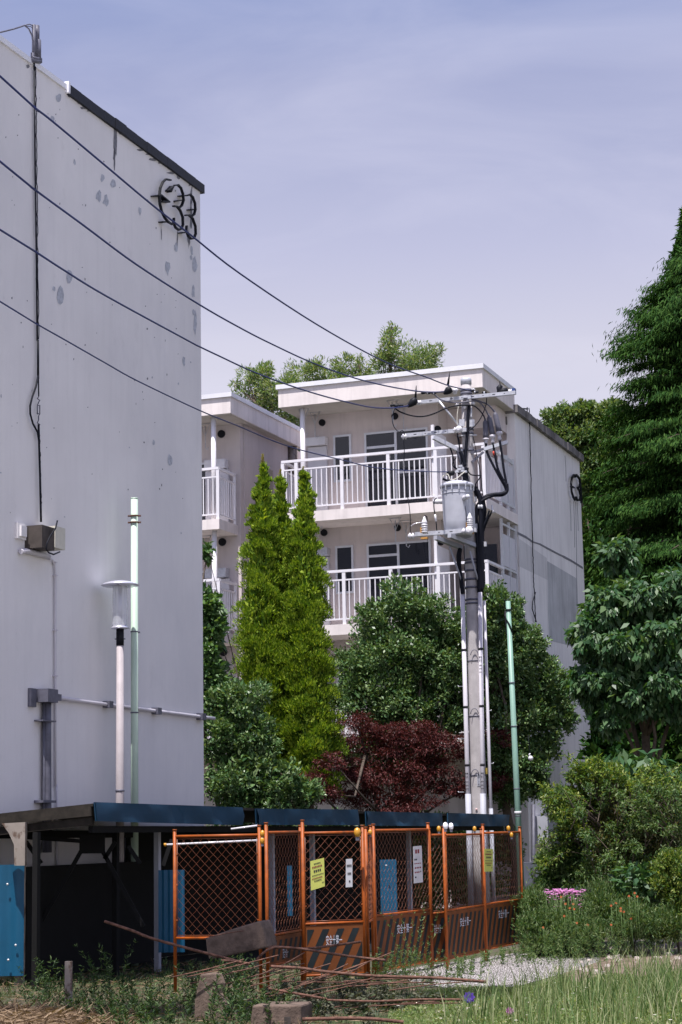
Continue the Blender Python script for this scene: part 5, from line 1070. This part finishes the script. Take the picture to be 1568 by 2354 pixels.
tree('large_leaved_tree', 'tree with large drooping light green leaves at the right, below the dark conifer', [(1420, 1280, 45, 38, 34.5, .4), (1440, 1250, 18, 20, 34.5, .25), (1400, 1400, 55, 50, 34, .7), (1480, 1380, 65, 50, 34, .8), (1545, 1360, 40, 50, 34, .7), (1360, 1470, 50, 50, 34, .7), (1440, 1480, 80, 70, 33.8, .9), (1530, 1480, 60, 80, 33.8, .9), (1345, 1560, 38, 40, 34, .5), (1400, 1590, 60, 55, 33.8, .7), (1490, 1590, 70, 60, 33.8, .8), (1560, 1600, 40, 70, 33.8, .7), (1400, 1655, 25, 40, 33.8, .4), (1600, 1480, 50, 150, 33.8, .8)], 34000, (.15, .46), LM['bigleaf'], 43, base=(1520, 1905, 34), trunk_r=.12, up=-.1, droop=.75, sub=.28, subn=1.2, core=.12, out=.5)
tree('large_leaved_shrub', 'shrub of big hanging leaves above the tangled bush by the right edge', [(1425, 1760, 40, 28, 31, .4), (1480, 1755, 40, 30, 31, .4), (1440, 1790, 40, 25, 31, .4), (1510, 1785, 38, 28, 31, .4), (1560, 1800, 35, 30, 31, .4), (1525, 1815, 40, 25, 31, .4)], 900, (.26, .40), LM['bigleaf'], 44, base=(1480, 1905, 31), trunk_r=.03, cat='shrub', up=-.2, droop=.8, sub=.5, core=.1, out=.5)
# ---- tree whose branches reach over the debris from outside the left edge and dapple it
ocl = [(60, -420, 260, 110, 16.6, 1.3), (330, -400, 230, 100, 16.8, 1.2), (600, -420, 200, 100, 17.2, 1.1), (-150, -400, 220, 130, 16.2, 1.4), (760, -430, 110, 80, 17.6, .9)]
ob = np.array([-5.2, 14.2, 0]); orr = root('overhanging_tree', 'tree outside the left edge whose high branches shade the debris', 'tree', ob)
omb = MB(); omb.tube([ob, ob + [.1, .05, 4], ob + [-.1, .1, 8], ob + [.05, .2, 10.6]], [.2, .17, .13, .1], 10)
for c in ocl: q = P(c[0], c[1], c[4]); st_ = ob + np.array([.05, .2, 10.4]); omb.tube(smooth_path([st_, (st_ + q) / 2 + Z * .25, q], 5), .045, 6)
omb.build('trunk', MT['bark'], orr); quads('crown', crown(ocl, 6500, (.13, .5), 48, sub=.5, subn=.8, core=.3), LM['broad'], orr)
# ---- shrubs on the right
tree('added_shade_tree', 'unseen low dense tree added outside the right edge to shade the end wall foot', [(1760, 1750, 120, 130, 34, 1.2), (1950, 1720, 200, 170, 34, 1.8), (1750, 1600, 130, 180, 44, 1.5), (1800, 1750, 170, 150, 42, 1.6)], 22000, (.30, .5), LM['broad'], 47, base=(1900, 1905, 35), trunk_r=.2, sub=.6, core=.5)  # added out of view to keep sky light off the wall foot
tree('tangled_bush', 'wide tangled bush with arching yellow green sprays beside the right end wall', [(1330, 1790, 28, 20, 29.5, .3), (1380, 1790, 45, 35, 29.5, .4), (1300, 1825, 45, 16, 29.5, .25), (1280, 1835, 26, 14, 29.5, .2), (1300, 1850, 32, 18, 29.5, .25), (1350, 1845, 55, 28, 29.5, .4), (1300, 1875, 28, 14, 29.5, .25), (1420, 1850, 65, 60, 29.5, .5), (1490, 1840, 60, 50, 29.5, .5), (1370, 1900, 50, 50, 29.5, .5), (1545, 1850, 40, 60, 29.5, .5), (1340, 1790, 20, 18, 29.5, .3)], 21000, (.065, .32), LM['nandina'], 51, base=(1420, 1990, 29.5), trunk_r=.03, cat='bush', parts=('stems', 'foliage'), sub=.36, flat=.45, up=.15, subn=.75, core=.15)
tree('olive_bush', 'brownish olive bush in the middle of the overgrown corner', [(1430, 1880, 55, 45, 29, .5), (1480, 1880, 50, 45, 29, .5), (1400, 1930, 55, 50, 29, .6), (1470, 1940, 70, 55, 29, .6), (1540, 1920, 50, 60, 29, .6), (1420, 2000, 60, 50, 29, .6), (1500, 2010, 60, 50, 29, .6)], 22000, (.055, .38), LM['olive'], 52, base=(1450, 2080, 29), trunk_r=.03, cat='bush', parts=('stems', 'foliage'), sub=.33, core=.3, subn=.7)
tree('lime_bush', 'lime green bush spilling in at the right edge of the view', [(1540, 1985, 45, 30, 27.5, .4), (1520, 2020, 40, 25, 27.5, .4), (1565, 2030, 40, 50, 27.5, .4), (1560, 2090, 45, 50, 27.5, .4), (1530, 2120, 40, 40, 27.5, .4)], 13000, (.05, .35), LM['nandina'], 53, base=(1560, 2170, 27.5), trunk_r=.02, cat='bush', parts=('stems', 'foliage'), sub=.42, core=.35)
tree('leafy_clump', 'bright leafy clump at the foot of the end wall above the pink flowers', [(1260, 1990, 22, 22, 29, .3), (1290, 1975, 30, 22, 29, .3), (1310, 2000, 35, 30, 29, .35), (1265, 2025, 30, 26, 29, .3), (1330, 1960, 25, 20, 29, .3), (1340, 2010, 40, 30, 29, .35)], 6500, (.09, .28), LM['weed'], 54, base=(1290, 2080, 29), trunk_r=.01, cat='plant', parts=('stems', 'foliage'), sub=.5)
tree('palmate_plant', 'broad leaved plant above the orange poppies', [(1455, 2010, 28, 16, 27.6, .25), (1445, 2035, 30, 18, 27.6, .25), (1475, 2045, 24, 18, 27.6, .25), (1452, 2065, 18, 12, 27.6, .2)], 420, (.13, .5), LM['bigleaf'], 55, base=(1455, 2150, 27.6), trunk_r=.01, cat='plant', parts=('stems', 'foliage'), up=0, droop=.3, sub=.6, core=0)
def sprays(name, label, stems, mat, seed, D, leafsz=.06, stem_mat='bark', cat='bush', group=None):
    """arching stems (x0,y0 -> x1,y1 in picture units) with paired leaflets near their ends"""
    g = np.random.default_rng(seed); c = np.mean([P(s_[0], s_[1], D) for s_ in stems], axis=0); c[2] = 0; r = root(name, label, cat, c, group); mb = MB(); vs = []
    for x0, y0, x1, y1 in stems:
        dd = g.normal() * .35; a = P(x0, y0, D + dd * .3); b_ = P(x1, y1, D + dd); m_ = (a + b_) / 2 + Z * np.linalg.norm(b_ - a) * .16 + g.normal(size=3) * .03; pth = np.array(smooth_path([a, m_, b_], 9)); mb.tube(pth, [.008 * (1 - .8 * i / len(pth)) + .001 for i in range(len(pth))], 4)
        for k in range(8, len(pth)):
            nl = 9; p = np.repeat(pth[k][None], nl, 0) + g.normal(size=(nl, 3)) * .035; t_ = unit(pth[k] - pth[k - 1]); d = g.normal(size=(nl, 3)) * .7 + t_ * .5; d[:, 2] -= .1; Ls = g.uniform(leafsz * .6, leafsz * 1.3, nl); vs.append(leafv(p, d, g.normal(size=(nl, 3)) * .4 + [0, -.1, 1], Ls, Ls * .34))
    mb.build('stems', MT[stem_mat], r); quads('leaves', np.concatenate(vs), mat, r); return r
g = np.random.default_rng(57)
st = []
for x0, y0, x1, y1, k, sx, sy in [(1370, 1880, 1265, 1828, 9, 14, 14), (1380, 1900, 1275, 1862, 8, 16, 16), (1390, 1850, 1330, 1775, 9, 24, 14), (1420, 1850, 1385, 1765, 8, 24, 12), (1450, 1880, 1470, 1785, 10, 50, 16), (1500, 1900, 1540, 1800, 9, 40, 20), (1350, 1960, 1255, 1960, 8, 16, 24), (1360, 1930, 1300, 1905, 9, 20, 16)]:
    for _ in range(int(k * 1.7)): st.append((x0 + g.normal() * 15, y0 + g.normal() * 12, x1 + g.normal() * sx, y1 + g.normal() * sy))
sprays('arching_shrub', 'loose arching yellow green sprays reaching left over the tangled bush', st, LM['nandina'], 58, 28.9, .075)
st = []
for _ in range(150):
    x = g.uniform(1330, 1560); y = g.uniform(1800, 2110); st.append((x + g.normal() * 12, y + 50, x + g.normal() * 30, y))
sprays('wild_shrub', 'loose dark and olive shoots woven through the olive bush', st, LM['weed'], 59, 28.3, .06)
# ---- flowers and weeds, right
def scatter_leaves(name, boxes, n, leaf, mat, seed, up=.8, kindlabel=None):
    v = crown(boxes, n, leaf, seed, up=up, sub=.5, core=.3); o = quads(name, v, mat); o['kind'] = 'stuff'
    if kindlabel: o['label'] = kindlabel
    return o
scatter_leaves('weeds', [(1235, 2075, 34, 26, 27.8, .4), (1230, 2125, 40, 30, 27.4, .4), (1300, 2120, 60, 40, 27.4, .5), (1380, 2090, 60, 45, 27.6, .5), (1450, 2130, 60, 45, 27.2, .5), (1360, 2150, 45, 30, 27, .3), (1305, 2150, 38, 28, 27, .3), (1530, 2120, 50, 40, 27.4, .4), (1240, 2165, 40, 22, 27.2, .4), (1440, 2080, 60, 40, 27.8, .5), (1220, 2090, 25, 50, 28.2, .4)], 46000, (.06, .22), LM['weed'], 61, .9, 'mixed green weeds growing below the bushes and flowers')
g = np.random.default_rng(70)
def flowers(name, label, cat, spots, D, size, petals, mat, stem=True, group=None, base_y=None):
    res = []; sm_ = MB(); cen = np.mean([P(x, y, D) for x, y in spots], axis=0); cen[2] = 0
    r = root(name, label, cat, cen, group)
    for x, y in spots:
        c = P(x, y, D + g.normal() * .12); k = petals; a = g.uniform(0, 6) + np.arange(k) * 2 * math.pi / k; d = np.stack([np.cos(a), np.sin(a) - .0, np.full(k, .25)], 1) + np.array([0, -.25, .15]); L = np.full(k, size) * g.uniform(.8, 1.2, k)
        res.append(leafv(np.repeat(c[None], k, 0), d, np.tile([0, -.5, 1.], (k, 1)), L, L * .85))
        if stem: sm_.tube([np.array([c[0] + g.normal() * .03, c[1], 0]), (c + [c[0], c[1], 0]) / 2 + g.normal(size=3) * .02, c], .0035, 3)
    quads('blossoms', np.concatenate(res), mat, r)
    if stem: sm_.build('stems', LM['weed'], r)
sp_ = [(1296 + g.normal() * 22, 2048 + abs(g.normal()) * 10 - (g.random() < .3) * 4) for _ in range(420)] + [(1310 + g.normal() * 25, 2078 + g.normal() * 8) for _ in range(90)]
sp_ = [(x, y) for x, y in sp_ if 1252 < x < 1345]
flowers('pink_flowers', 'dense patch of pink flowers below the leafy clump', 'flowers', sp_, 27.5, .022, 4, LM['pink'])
for x, y in [(1290, 2062), (1300, 2078), (1310, 2088), (1320, 2090), (1318, 2078), (1297, 2106), (1326, 2122), (1351, 2126), (1405, 2082), (1416, 2076), (1427, 2094), (1424, 2088), (1434, 2096), (1427, 2098), (1451, 2112), (1446, 2060), (1459, 2053), (1465, 2061), (1290, 2030 + 105), (1249, 2132), (1405, 2126)]:
    pass
pop = [(1290, 2062), (1300, 2078), (1310, 2088), (1320, 2090), (1318, 2078), (1297, 2106), (1326, 2122), (1351, 2126), (1405, 2082), (1416, 2076), (1427, 2094), (1434, 2096), (1427, 2088), (1451, 2112), (1446, 2060), (1459, 2053), (1465, 2061), (1249, 2132), (1405, 2126)]
def one_flower(name, label, x, y, D, size, petals, mat, grp):
    c = P(x, y, D); r = root(name, label, 'flower', (c[0], c[1], 0), grp); k = petals; a = np.arange(k) * 2 * math.pi / k + x
    d = np.stack([np.cos(a), 0 * a - .3, np.sin(a)], 1); L = np.full(k, size); quads('petals', leafv(np.repeat(c[None], k, 0), d, np.tile([0, -1., .2], (k, 1)), L, L), mat, r)
    mb = MB(); mb.tube([np.array([c[0] + .03, c[1], 0]), c - Z * c[2] * .5 + X_ * .01, c], .004, 4); mb.build('stem', LM['weed'], r)
for x, y in pop: one_flower('poppy', 'small orange poppy among the weeds on the right', x, y, 26.7, .019, 5, LM['poppy'], 'orange poppies')
for x, y, s_ in [(1078, 2293, .06), (1172, 2324, .04)]:
    D = 18.2; one_flower('purple_flower', 'larger purple flower head at the end of the rusty rods' if x < 1100 else 'small mauve flower in the grass right of the rusty rods', x, y, D, s_, 9, LM['purple'] if x < 1100 else LM['pink'], None)
# ---- grass and low weeds in the foreground
g = np.random.default_rng(81)
def stuff(o, label=None):
    o['kind'] = 'stuff'
    if label: o['label'] = label
    return o
RG = [(880, 2440), (900, 2330), (960, 2285), (1060, 2275), (1200, 2276), (1290, 2256), (1330, 2266), (1400, 2244), (1480, 2256), (1560, 2236), (1640, 2240), (1640, 2440)]
stuff(blades('grass', region(g, 90000, RG), (.012, .075), .0075, .5, LM['lawn'], 82), 'short green and straw coloured grass')
rp = region(g, 16000, RG); L = g.uniform(.015, .05, len(rp)); d = g.normal(size=(len(rp), 3)); d[:, 2] = np.abs(d[:, 2]) * .5; rp[:, 2] = g.uniform(.005, .05, len(rp)); stuff(quads('ground_cover', leafv(rp, d, g.normal(size=(len(rp), 3)) * .5 + [0, 0, 1], L, L * .5), LM['lawn']), 'small leafy ground cover among the grass')
wf = region(g, 60, RG); wf[:, 2] = g.uniform(.05, .14, 60); fv = []
for c in wf:
    k = 6; a = np.arange(k) * 6.283 / k; L = np.full(k, .018); fv.append(leafv(np.repeat(c[None], k, 0), np.stack([np.cos(a), np.sin(a), 0 * a + .3], 1), np.tile([0, -.3, 1.], (k, 1)), L, L * .8))
stuff(quads('white_wildflowers', np.concatenate(fv), LM['wflow']), 'tiny white wildflowers dotted through the grass')
cl = region(g, 130, [(1020, 2380), (1060, 2340), (1180, 2300), (1300, 2270), (1568, 2240), (1620, 2380)]); pts = np.concatenate([c + np.column_stack([g.normal(size=(16, 2)) * .09, np.zeros(16)]) for c in cl])
stuff(blades('tall_grass', pts, (.12, .52), .0085, .26, LM['grass'], 83), 'tall grass blades in loose clumps')
LG = [(-60, 2440), (-60, 2262), (60, 2245), (200, 2240), (420, 2215), (640, 2215), (880, 2225), (1000, 2250), (960, 2300), (900, 2330), (880, 2440)]
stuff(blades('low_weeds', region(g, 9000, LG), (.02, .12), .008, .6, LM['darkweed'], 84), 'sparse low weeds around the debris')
def clump_leaves(name, spots, n, leaf, mat, seed, label, up=.9, h=.5):
    g = np.random.default_rng(seed); vs = []
    for x, y, hh, rr, D in spots:
        b_ = P(x, y, D); b_[2] = 0; m_ = n; st = g.normal(size=(9, 3)) * [rr, rr, 0]; ids = g.integers(0, 9, m_); t_ = g.random(m_) ** .7; ln = g.normal(size=(9, 3)) * .25
        p = b_ + st[ids] + (ln[ids] * hh + [0, 0, 0]) * t_[:, None] ** 1.5; p[:, 2] = hh * t_ * g.uniform(.75, 1, 9)[ids]
        d = g.normal(size=(m_, 3)); d[:, 2] = np.abs(d[:, 2]) * .4 + up * .6; L = g.uniform(leaf[0] * .6, leaf[0] * 1.2, m_) * (1.1 - .4 * t_); vs.append(leafv(p, d, g.normal(size=(m_, 3)) + [0, -.3, .8], L, L * leaf[1]))
    return stuff(quads(name, np.concatenate(vs), mat), label)
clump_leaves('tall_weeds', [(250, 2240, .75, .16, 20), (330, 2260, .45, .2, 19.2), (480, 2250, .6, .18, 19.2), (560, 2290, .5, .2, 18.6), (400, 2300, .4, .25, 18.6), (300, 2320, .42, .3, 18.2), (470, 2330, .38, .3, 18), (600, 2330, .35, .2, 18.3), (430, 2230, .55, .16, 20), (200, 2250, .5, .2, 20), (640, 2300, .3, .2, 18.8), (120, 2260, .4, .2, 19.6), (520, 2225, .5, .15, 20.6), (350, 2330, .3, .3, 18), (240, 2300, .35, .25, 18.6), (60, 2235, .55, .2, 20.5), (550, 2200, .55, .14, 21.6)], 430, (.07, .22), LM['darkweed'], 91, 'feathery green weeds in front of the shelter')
clump_leaves('fence_weeds', [(905, 2235, .45, .1, 22.8), (930, 2240, .5, .12, 22.6), (985, 2240, .5, .12, 22.6), (1010, 2245, .35, .12, 22.4), (870, 2240, .42, .1, 22.8), (950, 2225, .95, .07, 23.3), (1090, 2220, .3, .12, 24.2), (1130, 2205, .25, .14, 25.6), (1180, 2200, .25, .16, 26), (840, 2230, .35, .12, 23), (1220, 2205, .3, .16, 25.6), (1060, 2235, .3, .1, 23.4), (800, 2250, .35, .14, 22.6)], 420, (.05, .24), LM['weed'], 92, 'yellow tipped weeds along the foot of the barriers')
clump_leaves('creeper', [(760, 2290, .22, .35, 19.2), (680, 2290, .22, .35, 19.4), (840, 2300, .2, .35, 19.4), (900, 2300, .16, .3, 19.8), (820, 2250, .35, .25, 20.4), (740, 2240, .35, .25, 20.6), (660, 2260, .3, .2, 20), (960, 2290, .14, .3, 20)], 520, (.075, .42), LM['dead'], 93, 'withered creeper leaves hanging among the rusty rods', up=-.6)
clump_leaves('feathery_weeds', [(1225, 2150, .8, .10, 27.2), (1250, 2140, .95, .10, 27), (1285, 2150, .8, .12, 26.6), (1320, 2150, .95, .12, 26.6), (1345, 2160, .7, .12, 26.4), (1380, 2150, .9, .14, 26.6), (1415, 2150, .8, .14, 26.8), (1450, 2150, .95, .12, 26.8), (1490, 2150, .8, .14, 27), (1530, 2150, .9, .14, 27), (1210, 2100, .9, .1, 28), (1295, 2170, .45, .14, 26), (1400, 2170, .45, .16, 26), (1240, 2180, .3, .16, 26.2)], 520, (.055, .2), LM['weed'], 94, 'feathery upright weeds around the poppies')
# dry cut straw heap
hp = P(60, 2330, 18.6); mb = MB(); gg = np.random.default_rng(95); nx_, ny_ = 26, 14; grid = []
for j in range(ny_):
    for i in range(nx_):
        x = -1.4 + 2.8 * i / (nx_ - 1); y = -1.3 + 2.6 * j / (ny_ - 1); z = .16 * max(0, 1 - (x / 1.3) ** 2 - (y / 1.25) ** 2) + gg.normal() * .012 - .02; grid.append((hp[0] - .25 + x, 18.3 + y, z))
mb.add(grid, [(j * nx_ + i, j * nx_ + i + 1, (j + 1) * nx_ + i + 1, (j + 1) * nx_ + i) for j in range(ny_ - 1) for i in range(nx_ - 1)], 0, True)
so_ = mb.build('straw_mound', surf('straw_base', (.20, .15, .10), .4, 18, .95, bmp=1, bscale=30)); stuff(so_, 'heap of dry cut straw at the bottom left')
m_ = 9000; pp_ = gg.uniform(-1, 1, (m_, 2)) * [1.25, 1.2]; zz = .16 * np.maximum(0, 1 - (pp_[:, 0] / 1.3) ** 2 - (pp_[:, 1] / 1.25) ** 2); p = np.column_stack([hp[0] - .25 + pp_[:, 0], 18.3 + pp_[:, 1], zz + gg.uniform(-.01, .05, m_)]); d = gg.normal(size=(m_, 3)); d[:, 2] *= .22; L = gg.uniform(.05, .28, m_)
stuff(quads('dry_straw', leafv(p, d, gg.normal(size=(m_, 3)), L, L * .05 + .002), LM['dry']), 'loose dry straw stalks on the heap')
rp = region(g, 5200, LG); L = g.uniform(.04, .2, len(rp)); d = g.normal(size=(len(rp), 3)); d[:, 2] *= .15; rp[:, 2] = g.uniform(.005, .06, len(rp)); stuff(quads('dead_stalks', leafv(rp, d, g.normal(size=(len(rp), 3)), L, L * .05 + .003), LM['dry']), 'scattered dead stalks on the dark soil')
# pebbles on the path
gp_ = region(g, 26000, GP); s_ = g.uniform(.004, .015, len(gp_)); gp_[:, 2] = .008; a = g.uniform(0, 6.28, len(gp_))
vs = np.stack([gp_ + np.stack([np.cos(a + k * 1.5708) * s_, np.sin(a + k * 1.5708) * s_ * .8, s_ * (.2 + .7 * ((k % 2)))], 1) for k in range(4)], 1); stuff(quads('gravel', vs, MT['peb']), 'pale gravel stones on the path')
g = np.random.default_rng(99)
def stone(c, s_, mb):
    n = 7; a0 = g.uniform(0, 6); lo = [c + np.array([math.cos(a0 + 6.283 * i / n) * s_[0], math.sin(a0 + 6.283 * i / n) * s_[1], 0]) * g.uniform(.8, 1.1) for i in range(n)]; up_ = [p * 1. + (c - p) * .3 + Z * s_[2] * g.uniform(.7, 1.1) for p in lo]
    mb.add(lo + up_, [(i, (i + 1) % n, (i + 1) % n + n, i + n) for i in range(n)] + [tuple(range(n, 2 * n))])
KS = [(1250, 2193), (1275, 2193), (1302, 2193), (1330, 2193), (1352, 2193)]
a, b_ = Pz(1238, 2194, 0), Pz(1358, 2194, 0); d = unit(b_ - a); ko = MB(); n5 = 5; Lk = np.linalg.norm(b_ - a) / n5
for i in range(n5): ko.box(a + d * Lk * (i + .5) + Z * .04, d * Lk * .47, np.array([0, .06, 0]), Z * (.055 + .01 * (i % 2)))
o = ko.build('kerb', MT['kerb']); o['kind'] = 'structure'
mb = MB()
for i in range(90):
    x, y = (g.uniform(1400, 1560), g.uniform(2150, 2215)) if i < 55 else (g.uniform(1260, 1400), g.uniform(2195, 2240)) if i < 75 else (g.uniform(1000, 1100), g.uniform(2300, 2350)); s0 = g.uniform(.02, .06); stone(Pz(x, y, 0), (s0, s0, s0 * .8), mb)
stuff(mb.build('rubble', surf('pale_rubble', (.42, .36, .33), .3, 9, .95, bmp=.6)), 'pale rubble chips on the brown soil')
# ---- concrete blocks and rusty rods
def blockobj(name, poly, D, dep, label, sub=3, tilt=0.0):
    q = [P(x, y, D + tilt * i) for i, (x, y) in enumerate(poly)]; mb = MB(); mb.prism(q, np.array([.10, dep, 0])); o = mb.build(name, MT['block'])
    bv = o.modifiers.new('b', 'BEVEL'); bv.width = .018; bv.segments = 2; bv.limit_method = 'ANGLE'
    return tag(o, label, 'concrete block')
blockobj('concrete_block', [(472, 2157), (530, 2137), (596, 2117), (604, 2135), (614, 2179), (560, 2190), (480, 2207), (474, 2180)], 20.2, .35, 'tilted concrete block with a sunlit top, propped before the leftmost barrier')
blockobj('concrete_slab', [(460, 2238), (486, 2237), (496, 2262), (494, 2285), (514, 2320), (527, 2340), (526, 2400), (444, 2400), (446, 2300)], 19.0, .10, 'broken flat slab standing upright among the weeds')
blockobj('concrete_block', [(580, 2311), (620, 2311), (692, 2311), (693, 2400), (574, 2400), (576, 2340)], 18.3, .4, 'square concrete block at the bottom edge of the view')
for (x0, y0, x1, y1) in [(655, 2336, 668, 2356)]: mb = MB(); mb.box(P(661, 2348, 18.27), X_ * .03, np.array([0, .01, 0]), Z * .04); tag(mb.build('bolt_plate', MT['brown']), 'small dark plate on the face of the bottom block', 'plate')
RB = 'rusty rods lying on the debris'
rods = [([(240, 2118), (300, 2138), (368, 2163), (570, 2216)], 19.6, .017), ([(509, 2208), (540, 2210), (575, 2216)], 19.3, .014), ([(617, 2181), (632, 2176), (701, 2181), (770, 2173), (830, 2165)], 20.0, .015), ([(590, 2206), (617, 2183), (650, 2178), (710, 2184), (800, 2198), (886, 2208)], 19.8, .016), ([(623, 2222), (690, 2226), (749, 2234), (862, 2244), (994, 2248), (1117, 2257)], 19.0, .018), ([(617, 2273), (680, 2284), (752, 2297)], 18.6, .015), ([(752, 2299), (862, 2302), (960, 2298), (1069, 2298)], 18.6, .013), ([(695, 2343), (800, 2341), (862, 2343), (928, 2350)], 17.9, .02)]
lab = ['long sunlit rusty pipe rising to the left in front of the dark shelter opening', 'short rusty pipe end under the tilted block', 'rusty rod pointing up right across the white lettering', 'bent rusty rod crossing below the lettering to the middle barrier', 'longest rusty rod, reaching right over the gravel', 'rusty rod sloping down above the square block', 'low rusty rod ending at the purple flower', 'pale pipe along the very bottom edge right of the square block']
for (pts, D, r_), lb in zip(rods, lab):
    w3 = [P(x, y, D) for x, y in pts]; mb = MB(); pa = smooth_path(w3, 8); mb.tube(pa, [r_ * .8 * (1 + .10 * (i % 2)) for i in range(len(pa))], 8); tag(mb.build('rusty_rod', MT['rust']), lb, 'rod', RB)
gr_ = random.Random(4)
thin = [((398, 2246), (560, 2206)), ((430, 2246), (640, 2196)), ((520, 2262), (700, 2215)), ((540, 2276), (760, 2215)), ((590, 2290), (820, 2228)), ((790, 2256), (964, 2250)), ((802, 2268), (940, 2253)), ((895, 2277), (1072, 2257)), ((802, 2238), (850, 2210)), ((700, 2330), (862, 2290)), ((790, 2318), (1060, 2306)), ((800, 2312), (1000, 2302)), ((470, 2158), (560, 2140)), ((640, 2256), (880, 2258)), ((600, 2240), (700, 2190)), ((720, 2250), (900, 2190)), ((530, 2236), (620, 2212)), ((560, 2258), (690, 2222)), ((610, 2270), (742, 2220)), ((640, 2284), (800, 2216)), ((690, 2262), (842, 2212)), ((720, 2276), (905, 2236)), ((850, 2262), (1000, 2259)), ((660, 2300), (820, 2262)), ((560, 2300), (690, 2270)), ((880, 2312), (1010, 2304)), ((430, 2262), (560, 2226))]
for a, b_ in thin:
    D = gr_.uniform(18.8, 19.6); p, q = P(*a, D), P(*b_, D + gr_.uniform(.1, .5)); m_ = (p + q) / 2 + Z * gr_.uniform(-.02, .015); mb = MB(); mb.tube(smooth_path([p, m_, q], 4), .006, 5); tag(mb.build('thin_rod', MT['rust']), 'thin rusty rod in the tangle under the longer rods', 'rod', 'thin rods in the tangle')
# hanging insulator seen in front of the dark tree, wire to it
c = P(1220, 1742, 33); mb = MB(); mb.lathe(c - Z * .05, [(.001, 0), (.03, .005), (.042, .03), (.045, .05), (.03, .075), (.012, .085)], 12); mb.tube([c + X_ * -.02 + Z * .03, c + X_ * -.022 + Z * .06, c + Z * .07], .014, 6)
tag(mb.build('hanging_insulator', MT['cer']), 'small white insulator hanging before the dark evergreen tree', 'insulator')
mb = MB(); mb.tube([P(1214, 1690, 33), P(1219, 1738, 33), P(1222, 1800, 33.2)], .004, 4); tag(mb.build('guy_wire', MT['cable']), 'thin dark wire holding the small white insulator', 'wire')
